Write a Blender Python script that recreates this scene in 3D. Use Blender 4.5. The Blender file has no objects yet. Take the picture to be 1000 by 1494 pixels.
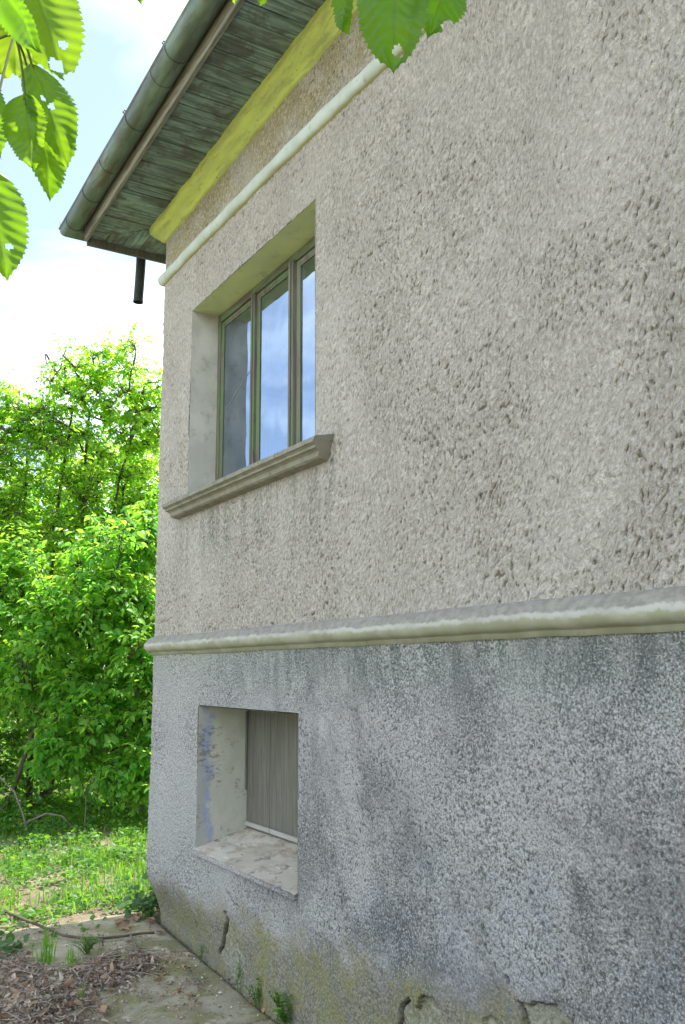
import bpy, math, random
import numpy as np
from mathutils import Vector, Matrix

random.seed(7)
rng = np.random.default_rng(7)
S = bpy.context.scene
COL = S.collection
R = math.radians

# ------------------------------------------------------------------ camera
cam_d = bpy.data.cameras.new('camera')
cam = bpy.data.objects.new('camera', cam_d)
COL.objects.link(cam)
S.camera = cam
yaw, pitch, roll, FPX = R(31.0435), R(9.9219), R(-0.2883), 1310.24
fw = Vector((-math.cos(yaw)*math.cos(pitch), math.sin(yaw)*math.cos(pitch), math.sin(pitch)))
r0 = fw.cross(Vector((0, 0, 1))).normalized()
u0 = r0.cross(fw)
cr, sr = math.cos(roll), math.sin(roll)
rx = r0*cr + u0*sr
ux = -r0*sr + u0*cr
CAM = Vector((5.75, -2.0, 1.55))
M = Matrix((rx, ux, -fw)).transposed().to_4x4()
M.translation = CAM
cam.matrix_world = M
cam_d.sensor_fit = 'VERTICAL'
cam_d.sensor_height = 36.0
cam_d.lens = FPX/1494.0*36.0
cam_d.clip_start = 0.05
cam_d.clip_end = 2000

# ------------------------------------------------------------------ world, sun, exposure
SUN_EL, SUN_AZ = R(68), math.atan2(-0.20, 0.97)
W = bpy.data.worlds.new('World')
S.world = W
W.use_nodes = True
nt = W.node_tree
nt.nodes.clear()
wo = nt.nodes.new('ShaderNodeOutputWorld')
bg = nt.nodes.new('ShaderNodeBackground')
bg.inputs['Strength'].default_value = 0.12
sky = nt.nodes.new('ShaderNodeTexSky')
sky.sky_type = 'NISHITA'
sky.sun_disc = False
sky.sun_elevation = SUN_EL
sky.sun_rotation = SUN_AZ
sky.air_density = 1.0
sky.dust_density = 0.8
sky.ozone_density = 1.0
tc = nt.nodes.new('ShaderNodeTexCoord')
sep = nt.nodes.new('ShaderNodeSeparateXYZ')
nt.links.new(tc.outputs['Generated'], sep.inputs[0])
def wmath(op, a, b=None, clamp=False):
    n = nt.nodes.new('ShaderNodeMath'); n.operation = op; n.use_clamp = clamp
    for i, v in enumerate((a, b)):
        if v is None: continue
        if isinstance(v, (int, float)): n.inputs[i].default_value = v
        else: nt.links.new(v, n.inputs[i])
    return n.outputs[0]
zc = wmath('ADD', wmath('MAXIMUM', sep.outputs[2], 0.0), 0.22)
cmb = nt.nodes.new('ShaderNodeCombineXYZ')
nt.links.new(wmath('DIVIDE', sep.outputs[0], zc), cmb.inputs[0])
nt.links.new(wmath('DIVIDE', sep.outputs[1], zc), cmb.inputs[1])
cn = nt.nodes.new('ShaderNodeTexNoise')
cn.inputs['Scale'].default_value = 0.8
cn.inputs['Detail'].default_value = 7
cn.inputs['Roughness'].default_value = 0.52
cn.inputs['Distortion'].default_value = 0.35
cmap = nt.nodes.new('ShaderNodeMapping'); cmap.inputs['Location'].default_value = (4.72, 2.06, 1.98)
nt.links.new(cmb.outputs[0], cmap.inputs[0]); nt.links.new(cmap.outputs[0], cn.inputs['Vector'])
cr_ = nt.nodes.new('ShaderNodeValToRGB')
cr_.color_ramp.elements[0].position = 0.42
cr_.color_ramp.elements[1].position = 0.60
nt.links.new(cn.outputs['Fac'], cr_.inputs[0])
mixc = nt.nodes.new('ShaderNodeMix'); mixc.data_type = 'RGBA'
nt.links.new(wmath('ADD', wmath('MULTIPLY', cr_.outputs['Color'], 0.91), 0.09), mixc.inputs[0])
nt.links.new(sky.outputs[0], mixc.inputs[6])
mixc.inputs[7].default_value = (10.2, 11.2, 11.4, 1)
nt.links.new(mixc.outputs[2], bg.inputs['Color'])
nt.links.new(bg.outputs[0], wo.inputs[0])

sun_d = bpy.data.lights.new('sun', 'SUN')
sun_d.energy = 4.4
sun_d.angle = R(0.6)
sun_d.color = (1.0, 0.95, 0.86)
sun = bpy.data.objects.new('sun', sun_d)
COL.objects.link(sun)
sd = Vector((math.sin(SUN_AZ)*math.cos(SUN_EL), math.cos(SUN_AZ)*math.cos(SUN_EL), math.sin(SUN_EL)))
sun.rotation_euler = sd.to_track_quat('Z', 'Y').to_euler()
sun.location = (0, 6, 14)

S.view_settings.view_transform = 'Standard'
S.view_settings.look = 'None'
S.view_settings.gamma = 1.0
S.view_settings.use_curve_mapping = False
S.view_settings.exposure = 1.28
S.cycles.max_bounces = 10
S.cycles.diffuse_bounces = 6
S.cycles.transmission_bounces = 8
S.cycles.transparent_max_bounces = 12

# ------------------------------------------------------------------ numpy noise
def _hash(ix, iy, seed):
    h = (ix.astype(np.int64)*374761393 + iy.astype(np.int64)*668265263 + seed*974634777) & 0xffffffff
    h = ((h ^ (h >> 13))*1274126177) & 0xffffffff
    h = ((h ^ (h >> 16))*2246822519) & 0xffffffff
    return (h ^ (h >> 15)) & 0xffff
def perlin(x, y, seed=0):
    ix = np.floor(x); iy = np.floor(y)
    fx = (x-ix).astype(np.float32); fy = (y-iy).astype(np.float32)
    ix = ix.astype(np.int64); iy = iy.astype(np.int64)
    def g(dx, dy):
        a = _hash(ix+dx, iy+dy, seed).astype(np.float32)*(2*np.pi/65536)
        return np.cos(a)*(fx-dx) + np.sin(a)*(fy-dy)
    u = fx*fx*fx*(fx*(fx*6-15)+10); v = fy*fy*fy*(fy*(fy*6-15)+10)
    a = g(0, 0); b = g(1, 0); c = g(0, 1); d = g(1, 1)
    a = a+(b-a)*u; c = c+(d-c)*u
    return (a+(c-a)*v)*1.45
def fbm(x, y, seed=0, octv=3):
    s = 0; a = 1.0
    for k in range(octv):
        s = s + a*perlin(x*2**k, y*2**k, seed+k*17); a *= 0.5
    return s
def sstep(a, b, x):
    t = np.clip((x-a)/(b-a), 0, 1)
    return t*t*(3-2*t)

# ------------------------------------------------------------------ object helpers
def tag(o, label=None, cat=None, group=None, kind=None):
    if label: o['label'] = label
    if cat: o['category'] = cat
    if group: o['group'] = group
    if kind: o['kind'] = kind
    return o
def link(name, data, parent=None):
    o = bpy.data.objects.new(name, data)
    COL.objects.link(o)
    if parent is not None: o.parent = parent
    return o
def empty(name, loc=(0, 0, 0)):
    o = link(name, None); o.location = loc; o.empty_display_size = 0.2
    return o
def mesh_np(name, verts, faces, mat=None, smooth=True, attrs=None):
    """verts (N,3); faces (F,k) array or list of such arrays"""
    me = bpy.data.meshes.new(name)
    if not isinstance(faces, list): faces = [faces]
    faces = [np.asarray(f, dtype=np.int32) for f in faces if len(f)]
    verts = np.asarray(verts, dtype=np.float32)
    loops = np.concatenate([f.ravel() for f in faces])
    sizes = np.concatenate([np.full(len(f), f.shape[1], dtype=np.int32) for f in faces])
    starts = np.concatenate([[0], np.cumsum(sizes)[:-1]]).astype(np.int32)
    me.vertices.add(len(verts)); me.vertices.foreach_set('co', verts.ravel())
    me.loops.add(len(loops)); me.loops.foreach_set('vertex_index', loops)
    me.polygons.add(len(sizes)); me.polygons.foreach_set('loop_start', starts)
    me.polygons.foreach_set('loop_total', sizes)
    if smooth: me.polygons.foreach_set('use_smooth', np.ones(len(sizes), dtype=bool))
    if attrs:
        for k, v in attrs.items():
            a = me.attributes.new(k, 'FLOAT', 'POINT'); a.data.foreach_set('value', np.asarray(v, dtype=np.float32).ravel())
    me.update(calc_edges=True)
    me.validate()
    if mat: me.materials.append(mat)
    return me

class MB:
    """collects shapes into one mesh"""
    def __init__(s): s.v = []; s.f = []; s.n = 0; s.at = []
    def add(s, verts, faces, at=0.0):
        verts = np.asarray(verts, dtype=float)
        s.v.append(verts)
        for f in faces: s.f.append([i+s.n for i in f])
        s.n += len(verts); s.at.append(np.full(len(verts), at))
    def box(s, x0, x1, y0, y1, z0, z1, bev=0.0, at=0.0):
        if bev <= 0:
            v = [(x, y, z) for z in (z0, z1) for y in (y0, y1) for x in (x0, x1)]
            s.add(v, [(0, 2, 3, 1), (4, 5, 7, 6), (0, 1, 5, 4), (2, 6, 7, 3), (0, 4, 6, 2), (1, 3, 7, 5)], at); return
        b = bev; v = []; idx = {}
        c = ((x0+x1)/2, (y0+y1)/2, (z0+z1)/2); h = ((x1-x0)/2, (y1-y0)/2, (z1-z0)/2)
        for sx in (-1, 1):
            for sy in (-1, 1):
                for sz in (-1, 1):
                    for ax in range(3):
                        p = [c[k]+(sx, sy, sz)[k]*(h[k]-(0 if k == ax else b)) for k in range(3)]
                        idx[sx, sy, sz, ax] = len(v); v.append(p)
        F = []
        for ax in range(3):
            o1, o2 = [k for k in range(3) if k != ax]
            for sg in (-1, 1):
                q = []
                for a, bb in ((-1, -1), (1, -1), (1, 1), (-1, 1)):
                    k = [0, 0, 0]; k[ax] = sg; k[o1] = a; k[o2] = bb; q.append(idx[k[0], k[1], k[2], ax])
                flip = (sg < 0) != (ax == 1)
                F.append(q[::-1] if flip else q)
        for ax in range(3):
            o1, o2 = [k for k in range(3) if k != ax]
            for a in (-1, 1):
                for bb in (-1, 1):
                    k0 = [0, 0, 0]; k1 = [0, 0, 0]
                    k0[ax] = -1; k1[ax] = 1
                    for k in (k0, k1): k[o1] = a; k[o2] = bb
                    F.append([idx[(*k0, o1)], idx[(*k1, o1)], idx[(*k1, o2)], idx[(*k0, o2)]])
        for sx in (-1, 1):
            for sy in (-1, 1):
                for sz in (-1, 1): F.append([idx[sx, sy, sz, 0], idx[sx, sy, sz, 1], idx[sx, sy, sz, 2]])
        s.add(v, F, at)
    def tube(s, pts, rad, sides=6, at=0.0, cap=True):
        pts = [Vector(p) for p in pts]; n = len(pts)
        if isinstance(rad, (int, float)): rad = [rad]*n
        v = []; F = []
        up = Vector((0.31, 0.17, 0.93)).normalized()
        for i, p in enumerate(pts):
            t = (pts[min(i+1, n-1)]-pts[max(i-1, 0)]).normalized()
            a = t.cross(up)
            if a.length < 0.1: a = t.cross(Vector((1, 0, 0)))
            a.normalize(); b = t.cross(a)
            for k in range(sides):
                w = 2*math.pi*k/sides
                v.append(p + (a*math.cos(w)+b*math.sin(w))*rad[i])
        for i in range(n-1):
            for k in range(sides):
                k2 = (k+1) % sides
                F.append((i*sides+k, i*sides+k2, (i+1)*sides+k2, (i+1)*sides+k))
        if cap:
            F.append(tuple(range(sides))); F.append(tuple((n-1)*sides+k for k in range(sides))[::-1])
        s.add(v, F, at)
    def build(s, name, mat, parent=None, smooth=False, fix=True):
        me = bpy.data.meshes.new(name)
        V = np.concatenate(s.v)
        me.from_pydata(V.tolist(), [], s.f)
        a = me.attributes.new('var', 'FLOAT', 'POINT'); a.data.foreach_set('value', np.concatenate(s.at).astype(np.float32))
        if fix:
            import bmesh
            bm = bmesh.new(); bm.from_mesh(me); bmesh.ops.recalc_face_normals(bm, faces=bm.faces); bm.to_mesh(me); bm.free()
        if smooth: me.polygons.foreach_set('use_smooth', np.ones(len(me.polygons), dtype=bool))
        me.materials.append(mat); me.update()
        return link(name, me, parent)

# ------------------------------------------------------------------ materials
class NM:
    def __init__(s, name):
        s.m = bpy.data.materials.new(name); s.m.use_nodes = True
        s.t = s.m.node_tree; s.t.nodes.clear()
        s.out = s.t.nodes.new('ShaderNodeOutputMaterial')
        s.co = s.t.nodes.new('ShaderNodeTexCoord').outputs['Object']
    def n(s, typ): return s.t.nodes.new(typ)
    def set(s, sock, v):
        if hasattr(v, 'is_output'): s.t.links.new(v, sock)
        elif isinstance(v, (tuple, list)) and len(v) == 3 and sock.type == 'RGBA': sock.default_value = (*v, 1)
        else: sock.default_value = v
    def math(s, op, a, b=0.0, clamp=False):
        n = s.n('ShaderNodeMath'); n.operation = op; n.use_clamp = clamp
        s.set(n.inputs[0], a); s.set(n.inputs[1], b); return n.outputs[0]
    def xyz(s, v=None):
        n = s.n('ShaderNodeSeparateXYZ'); s.set(n.inputs[0], v or s.co); return n.outputs
    def mapped(s, scale=(1, 1, 1), rot=(0, 0, 0), loc=(0, 0, 0), v=None):
        n = s.n('ShaderNodeMapping'); s.set(n.inputs[0], v or s.co)
        n.inputs['Scale'].default_value = scale; n.inputs['Rotation'].default_value = rot; n.inputs['Location'].default_value = loc
        return n.outputs[0]
    def noise(s, scale=1, detail=4, rough=0.55, dist=0.0, v=None):
        n = s.n('ShaderNodeTexNoise'); s.set(n.inputs['Vector'], v or s.co)
        n.inputs['Scale'].default_value = scale; n.inputs['Detail'].default_value = detail
        n.inputs['Roughness'].default_value = rough; n.inputs['Distortion'].default_value = dist
        return n.outputs['Fac']
    def vor(s, scale=1, v=None, feat='F1'):
        n = s.n('ShaderNodeTexVoronoi'); n.feature = feat; s.set(n.inputs['Vector'], v or s.co); n.inputs['Scale'].default_value = scale
        return n.outputs['Distance']
    def step(s, x, a, b):
        n = s.n('ShaderNodeMapRange'); n.interpolation_type = 'SMOOTHSTEP'
        s.set(n.inputs[0], x); s.set(n.inputs[1], a); s.set(n.inputs[2], b); return n.outputs[0]
    def attr(s, name):
        n = s.n('ShaderNodeAttribute'); n.attribute_name = name; return n.outputs['Fac']
    def objrand(s): return s.n('ShaderNodeObjectInfo').outputs['Random']
    def mix(s, f, a, b, mode='MIX'):
        n = s.n('ShaderNodeMix'); n.data_type = 'RGBA'; n.blend_type = mode
        s.set(n.inputs[0], f); s.set(n.inputs[6], a); s.set(n.inputs[7], b); return n.outputs[2]
    def bump(s, h, strength=0.5, dist=0.01, nrm=None):
        n = s.n('ShaderNodeBump'); n.inputs['Strength'].default_value = strength; n.inputs['Distance'].default_value = dist
        s.set(n.inputs['Height'], h)
        if nrm: s.set(n.inputs['Normal'], nrm)
        return n.outputs[0]
    def bsdf(s, col, rough=0.8, nrm=None, metal=0.0, spec=0.3):
        n = s.n('ShaderNodeBsdfPrincipled'); s.set(n.inputs['Base Color'], col); s.set(n.inputs['Roughness'], rough)
        s.set(n.inputs['Metallic'], metal); s.set(n.inputs['Specular IOR Level'], spec)
        if nrm: s.set(n.inputs['Normal'], nrm)
        return n
    def done(s, sh):
        s.t.links.new(sh if hasattr(sh, 'is_output') else sh.outputs[0], s.out.inputs[0]); return s.m

def mat_stucco():
    k = NM('rough_stucco'); x, y, z = k.xyz()
    big = k.noise(0.9, 4); mid = k.noise(7, 4)
    c = k.mix(k.step(big, .35, .68), (0.485, 0.445, 0.415), (0.535, 0.495, 0.465))
    c = k.mix(k.math('MULTIPLY', k.step(mid, .5, .8), .35), c, (0.33, 0.31, 0.28))
    # sandy yellow unpainted strip under the cornice, green bounce put into the colour
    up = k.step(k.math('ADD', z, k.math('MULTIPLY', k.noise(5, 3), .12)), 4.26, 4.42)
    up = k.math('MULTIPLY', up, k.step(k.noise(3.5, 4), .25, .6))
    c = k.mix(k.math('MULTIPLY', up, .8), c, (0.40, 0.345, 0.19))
    # drip stains below the window sill
    st = k.noise(1, 4, .6, v=k.mapped((14, 1, 1.6)))
    msk = k.math('MULTIPLY', k.step(z, 1.95, 2.42), k.step(z, 2.52, 2.47))
    msk = k.math('MULTIPLY', msk, k.math('MULTIPLY', k.step(x, .3, .55), k.step(x, 2.5, 2.25)))
    c = k.mix(k.math('MULTIPLY', msk, k.math('MULTIPLY', k.step(st, .42, .6), .6)), c, (0.235, 0.25, 0.225))
    c = k.mix(k.math('MULTIPLY', msk, k.math('MULTIPLY', k.step(st, .4, .28), .8)), c, (0.46, 0.48, 0.43))
    cb = k.n('ShaderNodeCombineXYZ')
    k.set(cb.inputs[0], k.math('ADD', k.math('SUBTRACT', x, k.math('MULTIPLY', z, .34)), k.math('MULTIPLY', k.noise(1.9, 3), .22))); k.set(cb.inputs[1], y); k.set(cb.inputs[2], k.math('MULTIPLY', z, .56))
    v = cb.outputs[0]
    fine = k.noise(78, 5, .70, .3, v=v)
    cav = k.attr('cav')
    dirt_shade = k.mix(k.noise(30, 2), (0.125, 0.115, 0.09), (0.17, 0.145, 0.09))
    c = k.mix(k.math('MULTIPLY', k.step(fine, .485, .415), .58), c, (0.74, 0.70, 0.66))  # bright relief crests painted into the colour
    c = k.mix(k.math('MULTIPLY', k.step(cav, .14, .9), .80), c, dirt_shade)  # pits hold real dirt plus painted relief shade
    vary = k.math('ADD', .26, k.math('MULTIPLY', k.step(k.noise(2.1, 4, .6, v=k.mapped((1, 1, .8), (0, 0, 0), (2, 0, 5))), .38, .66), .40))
    c = k.mix(k.math('MULTIPLY', k.step(fine, .545, .61), vary), c, dirt_shade)
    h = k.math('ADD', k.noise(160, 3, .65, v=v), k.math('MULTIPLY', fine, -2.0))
    return k.done(k.bsdf(c, .92, k.bump(h, 1.0, .011), spec=.15))

def mat_plinth():
    k = NM('roughcast_plinth'); x, y, z = k.xyz()
    c = k.mix(k.step(k.noise(1.3, 5), .32, .68), (0.385, 0.377, 0.385), (0.445, 0.43, 0.435))
    # greenish damp band beneath the ledge with vertical runs
    runs = k.noise(1, 7, .72, .3, v=k.mapped((8, 1, 1.9)))
    top = k.math('MULTIPLY', k.step(k.math('ADD', z, k.math('MULTIPLY', k.noise(5, 4, .6), .45)), 1.55, 1.86), k.step(runs, .42, .58))
    topx = k.step(x, .6, 1.8)
    c = k.mix(k.math('MULTIPLY', k.math('MULTIPLY', top, topx), .88), c, (0.105, 0.128, 0.13))
    c = k.mix(k.math('MULTIPLY', k.step(z, 1.3, 1.63), .35), c, (0.27, 0.31, 0.285))
    # lilac-blue bloom low on the right and black blotches
    low = k.math('MULTIPLY', k.step(z, 1.05, .7), k.step(x, 2.0, 2.9))
    c = k.mix(k.math('MULTIPLY', low, k.math('MULTIPLY', k.step(k.noise(3.1, 4), .4, .62), .5)), c, (0.33, 0.355, 0.42))
    blot = k.math('MULTIPLY', k.step(k.noise(3.0, 9, .76, .3), .50, .64), k.step(x, 1.4, 2.4))
    blot = k.math('MULTIPLY', blot, k.step(z, 1.25, .9))
    c = k.mix(k.math('MULTIPLY', blot, .74), c, (0.085, 0.09, 0.098))
    soft = k.noise(1.5, 9, .74, .3, v=k.mapped((1, 1, .8), (0, 0, 0), (7, 0, 2)))
    c = k.mix(k.math('MULTIPLY', k.math('MULTIPLY', k.step(soft, .44, .60), k.step(x, .9, 2.0)), .66), c, (0.165, 0.162, 0.170))
    c = k.mix(k.math('MULTIPLY', k.math('MULTIPLY', k.step(soft, .44, .30), k.step(z, 1.2, .8)), .4), c, (0.47, 0.50, 0.58))
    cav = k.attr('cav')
    c = k.mix(k.math('MULTIPLY', k.step(cav, .08, .9), .70), c, (0.075, 0.085, 0.09))  # relief shade painted into the recesses of the roughcast
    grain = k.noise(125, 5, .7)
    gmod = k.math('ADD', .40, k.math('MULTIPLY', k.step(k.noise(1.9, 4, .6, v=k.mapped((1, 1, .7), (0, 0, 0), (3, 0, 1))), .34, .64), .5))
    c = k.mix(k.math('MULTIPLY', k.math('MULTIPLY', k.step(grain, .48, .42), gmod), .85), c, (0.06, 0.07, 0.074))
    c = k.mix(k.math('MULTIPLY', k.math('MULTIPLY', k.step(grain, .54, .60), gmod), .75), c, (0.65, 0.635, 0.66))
    # damp mossy skirt
    ln = k.math('SUBTRACT', z, k.math('MULTIPLY', x, .075))
    ln = k.math('ADD', ln, k.math('MULTIPLY', k.math('SUBTRACT', k.noise(4.5, 5, .6), .5), .42))
    base = k.step(ln, .34, .14)
    bc = k.mix(k.step(k.noise(90, 4, .65), .38, .64), (0.13, 0.125, 0.095), (0.31, 0.295, 0.23))
    moss = k.math('MULTIPLY', k.step(k.noise(5, 5, .65), .42, .60), k.step(k.noise(60, 3), .35, .6))
    bc = k.mix(k.math('MULTIPLY', moss, .75), bc, (0.25, 0.235, 0.05))
    c = k.mix(k.math('MULTIPLY', base, .88), c, bc)
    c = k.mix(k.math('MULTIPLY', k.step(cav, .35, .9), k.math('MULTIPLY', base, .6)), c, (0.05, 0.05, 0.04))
    pl = k.attr('peel')
    pc = k.mix(k.step(k.noise(60, 6, .75), .4, .62), (0.36, 0.355, 0.305), (0.19, 0.19, 0.145))
    pc = k.mix(k.math('MULTIPLY', moss, .6), pc, (0.22, 0.22, 0.10))
    c = k.mix(pl, c, pc)
    c = k.mix(k.attr('slit'), c, (0.015, 0.014, 0.012))  # cracks and broken plaster edges: crevice shade painted near black
    h = k.math('ADD', grain, k.math('MULTIPLY', k.noise(48, 3, .6), .7))
    return k.done(k.bsdf(c, .95, k.bump(h, 1.0, .011), spec=.12))

def mat_simple(name, c0, c1, scale=6, rough=.85, c2=None, bump=.25, bscale=60, stretch=(1, 1, 1), spec=.2):
    k = NM(name); v = k.mapped(stretch)
    c = k.mix(k.step(k.noise(scale, 5, .6, v=v), .36, .66), c0, c1)
    if c2: c = k.mix(k.math('MULTIPLY', k.step(k.noise(scale*2.7, 5, .65, v=v), .55, .68), .85), c, c2)
    return k.done(k.bsdf(c, rough, k.bump(k.noise(bscale, 4, .6, v=v), bump, .004), spec=spec))

def mat_ledge():
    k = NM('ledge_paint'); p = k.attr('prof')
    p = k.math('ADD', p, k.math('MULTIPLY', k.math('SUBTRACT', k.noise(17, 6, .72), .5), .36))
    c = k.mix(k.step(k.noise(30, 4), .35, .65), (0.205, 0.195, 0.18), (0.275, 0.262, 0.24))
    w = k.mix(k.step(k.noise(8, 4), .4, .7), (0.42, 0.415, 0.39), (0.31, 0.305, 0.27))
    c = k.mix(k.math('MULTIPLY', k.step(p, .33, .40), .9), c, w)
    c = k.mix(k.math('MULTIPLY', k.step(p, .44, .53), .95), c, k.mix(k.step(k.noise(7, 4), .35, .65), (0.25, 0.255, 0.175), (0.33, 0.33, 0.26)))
    c = k.mix(k.step(k.attr('prof'), .955, .965), c, (0.40, 0.46, 0.38))
    c = k.mix(k.math('MULTIPLY', k.step(k.noise(23, 6, .75), .60, .66), .6), c, (0.17, 0.16, 0.14))
    return k.done(k.bsdf(c, .85, k.bump(k.noise(70, 4), .3, .004)))

def mat_band():
    k = NM('white_band_paint'); p = k.attr('prof')
    c = k.mix(k.step(k.noise(6, 4), .35, .65), (0.50, 0.555, 0.535), (0.43, 0.485, 0.45))
    p = k.math('ADD', p, k.math('MULTIPLY', k.math('SUBTRACT', k.noise(14, 4), .5), .2))
    c = k.mix(k.math('MULTIPLY', k.step(p, .76, .93), .85), c, (0.40, 0.39, 0.14))
    c = k.mix(k.math('MULTIPLY', k.step(k.noise(24, 6, .75), .61, .66), .7), c, (0.26, 0.26, 0.21))
    return k.done(k.bsdf(c, .7, k.bump(k.noise(50, 4), .2, .004)))

def mat_cornice():
    k = NM('cornice_bounce_tint')  # green light reflected from below is put into this yellow-green
    v = k.mapped((.5, 3, 3))
    c = k.mix(k.step(k.noise(6, 5, .6, v=v), .35, .66), (0.52, 0.60, 0.165), (0.43, 0.49, 0.17))
    c = k.mix(k.math('MULTIPLY', k.step(k.noise(9, 7, .74, v=v), .50, .64), .65), c, (0.29, 0.31, 0.12))
    c = k.mix(k.math('MULTIPLY', k.step(k.noise(45, 3), .66, .74), .7), c, (0.12, 0.12, 0.06))
    return k.done(k.bsdf(c, .85, k.bump(k.noise(40, 5, .65), .5, .006)))

def mat_soffit():
    k = NM('weathered_green_boards')
    rnd = k.objrand()
    off = k.n('ShaderNodeCombineXYZ'); k.set(off.inputs[0], k.math('MULTIPLY', rnd, 37.0)); k.set(off.inputs[1], k.math('MULTIPLY', rnd, 91.0))
    ad = k.n('ShaderNodeVectorMath'); ad.operation = 'ADD'; k.set(ad.inputs[0], k.co); k.set(ad.inputs[1], off.outputs[0])
    k.co = ad.outputs[0]
    v = k.mapped((30, 2.2, 10))
    grain = k.noise(1.3, 6, .68, .5, v=v)
    c = k.mix(k.step(grain, .36, .64), (0.095, 0.14, 0.143), (0.27, 0.39, 0.38))
    c = k.mix(k.math('MULTIPLY', k.step(k.noise(5.5, 6, .68, .5), .44, .62), .75), c, (0.075, 0.072, 0.066))
    c = k.mix(k.math('MULTIPLY', rnd, .4), c, (0.12, 0.125, 0.11))
    c = k.mix(k.math('MULTIPLY', k.step(k.noise(2.2, 6, .7, v=v), .62, .72), .7), c, (0.20, 0.215, 0.185))
    return k.done(k.bsdf(c, .8, k.bump(grain, .5, .004)))

def mat_gutter():
    k = NM('patinated_gutter_metal')
    v = k.mapped((1.2, 6, 6))
    c = k.mix(k.step(k.noise(1.6, 5, .6, v=v), .38, .62), (0.085, 0.118, 0.098), (0.165, 0.225, 0.185))
    c = k.mix(k.math('MULTIPLY', k.step(k.noise(2.3, 6, .65, v=v), .49, .60), .72), c, (0.10, 0.074, 0.058))
    c = k.mix(k.math('MULTIPLY', k.step(k.noise(9, 5, .7, v=v), .6, .7), .6), c, (0.24, 0.255, 0.22))
    return k.done(k.bsdf(c, .5, k.bump(k.noise(30, 4), .15, .003), metal=.25, spec=.5))

def mat_wood(name, a, b, d, paint=None, axis=2):
    k = NM(name)
    sc = [24, 24, 24]; sc[axis] = 1.6
    v = k.mapped(tuple(sc))
    g = k.noise(1.5, 6, .65, .6, v=v)
    c = k.mix(k.step(g, .34, .66), a, b)
    c = k.mix(k.math('MULTIPLY', k.step(k.noise(3.2, 5, .7, v=v), .55, .7), .8), c, d)
    if paint:
        sc2 = [9, 9, 9]; sc2[axis] = 1.4
        pm = k.step(k.noise(1.4, 6, .7, .4, v=k.mapped(tuple(sc2))), .47, .54)
        c = k.mix(k.math('MULTIPLY', pm, .93), c, paint)
    return k.done(k.bsdf(c, .75, k.bump(g, .4, .003)))

def mat_leaf(name, a, b, tr, trb=None, mixf=.5, gloss=.45, vein=False):
    k = NM(name)
    r = k.attr('var')
    c = k.mix(r, a, b); t = k.mix(r, tr, trb or tr)
    nrm = None
    if vein:
        vn = k.attr('vein')
        blot = k.step(k.noise(60, 3), .4, .7)
        c = k.mix(k.math('MULTIPLY', blot, .3), c, b)
        c = k.mix(k.math('MULTIPLY', vn, .45), c, (0.16, 0.22, 0.06))
        t = k.mix(k.math('MULTIPLY', vn, .55), t, (0.12, 0.24, 0.02))
        nrm = k.bump(k.noise(300, 2), .12, .001)
    p = k.bsdf(c, gloss, nrm, spec=.4)
    tn = k.n('ShaderNodeBsdfTranslucent'); k.set(tn.inputs[0], t)
    mx = k.n('ShaderNodeMixShader'); k.set(mx.inputs[0], mixf)
    k.t.links.new(p.outputs[0], mx.inputs[1]); k.t.links.new(tn.outputs[0], mx.inputs[2])
    return k.done(mx)

def mat_glass():
    k = NM('window_glass')
    gl = k.n('ShaderNodeBsdfGlossy'); k.set(gl.inputs['Color'], (0.66, 0.79, 1.0)); gl.inputs['Roughness'].default_value = 0.015
    k.set(gl.inputs['Normal'], k.bump(k.noise(3.0, 2), .02, .02))
    tr = k.n('ShaderNodeBsdfTransparent'); k.set(tr.inputs['Color'], (0.78, 0.84, 0.84))
    fr = k.n('ShaderNodeFresnel'); fr.inputs['IOR'].default_value = 8.0
    mx = k.n('ShaderNodeMixShader'); k.t.links.new(fr.outputs[0], mx.inputs[0])
    k.t.links.new(tr.outputs[0], mx.inputs[1]); k.t.links.new(gl.outputs[0], mx.inputs[2])
    # dusty film
    df = k.n('ShaderNodeBsdfDiffuse'); k.set(df.inputs[0], (0.30, 0.33, 0.32))
    m2 = k.n('ShaderNodeMixShader'); k.set(m2.inputs[0], k.math('MULTIPLY', k.step(k.noise(5, 5), .3, .8), .22))
    k.t.links.new(mx.outputs[0], m2.inputs[1]); k.t.links.new(df.outputs[0], m2.inputs[2])
    return k.done(m2)

def mat_ground():
    k = NM('soil'); 
    c = k.mix(k.step(k.noise(3, 6, .65), .36, .64), (0.13, 0.105, 0.078), (0.24, 0.20, 0.15))
    c = k.mix(k.math('MULTIPLY', k.step(k.noise(1.7, 5, .6), .48, .62), .7), c, (0.16, 0.175, 0.06))
    c = k.mix(k.math('MULTIPLY', k.step(k.noise(45, 4, .7), .55, .68), .55), c, (0.36, 0.31, 0.24))
    x, y, z = k.xyz()                                      # meadow beyond the yard
    wob = k.math('MULTIPLY', k.noise(.9, 4), 2.0)
    far = k.math('MAXIMUM', k.step(k.math('ADD', y, wob), -1.8, -3.2), k.math('MAXIMUM', k.step(k.math('ADD', x, wob), -4.2, -5.6), k.step(k.math('ADD', y, wob), 3.4, 4.6)))
    gr = k.mix(k.step(k.noise(2.2, 6, .7), .36, .64), (0.19, 0.19, 0.095), (0.28, 0.25, 0.155))
    c = k.mix(k.math('MULTIPLY', far, .9), c, gr)
    h = k.math('ADD', k.noise(40, 5, .7), k.noise(9, 4))
    return k.done(k.bsdf(c, .95, k.bump(h, .7, .02), spec=.1))

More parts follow.
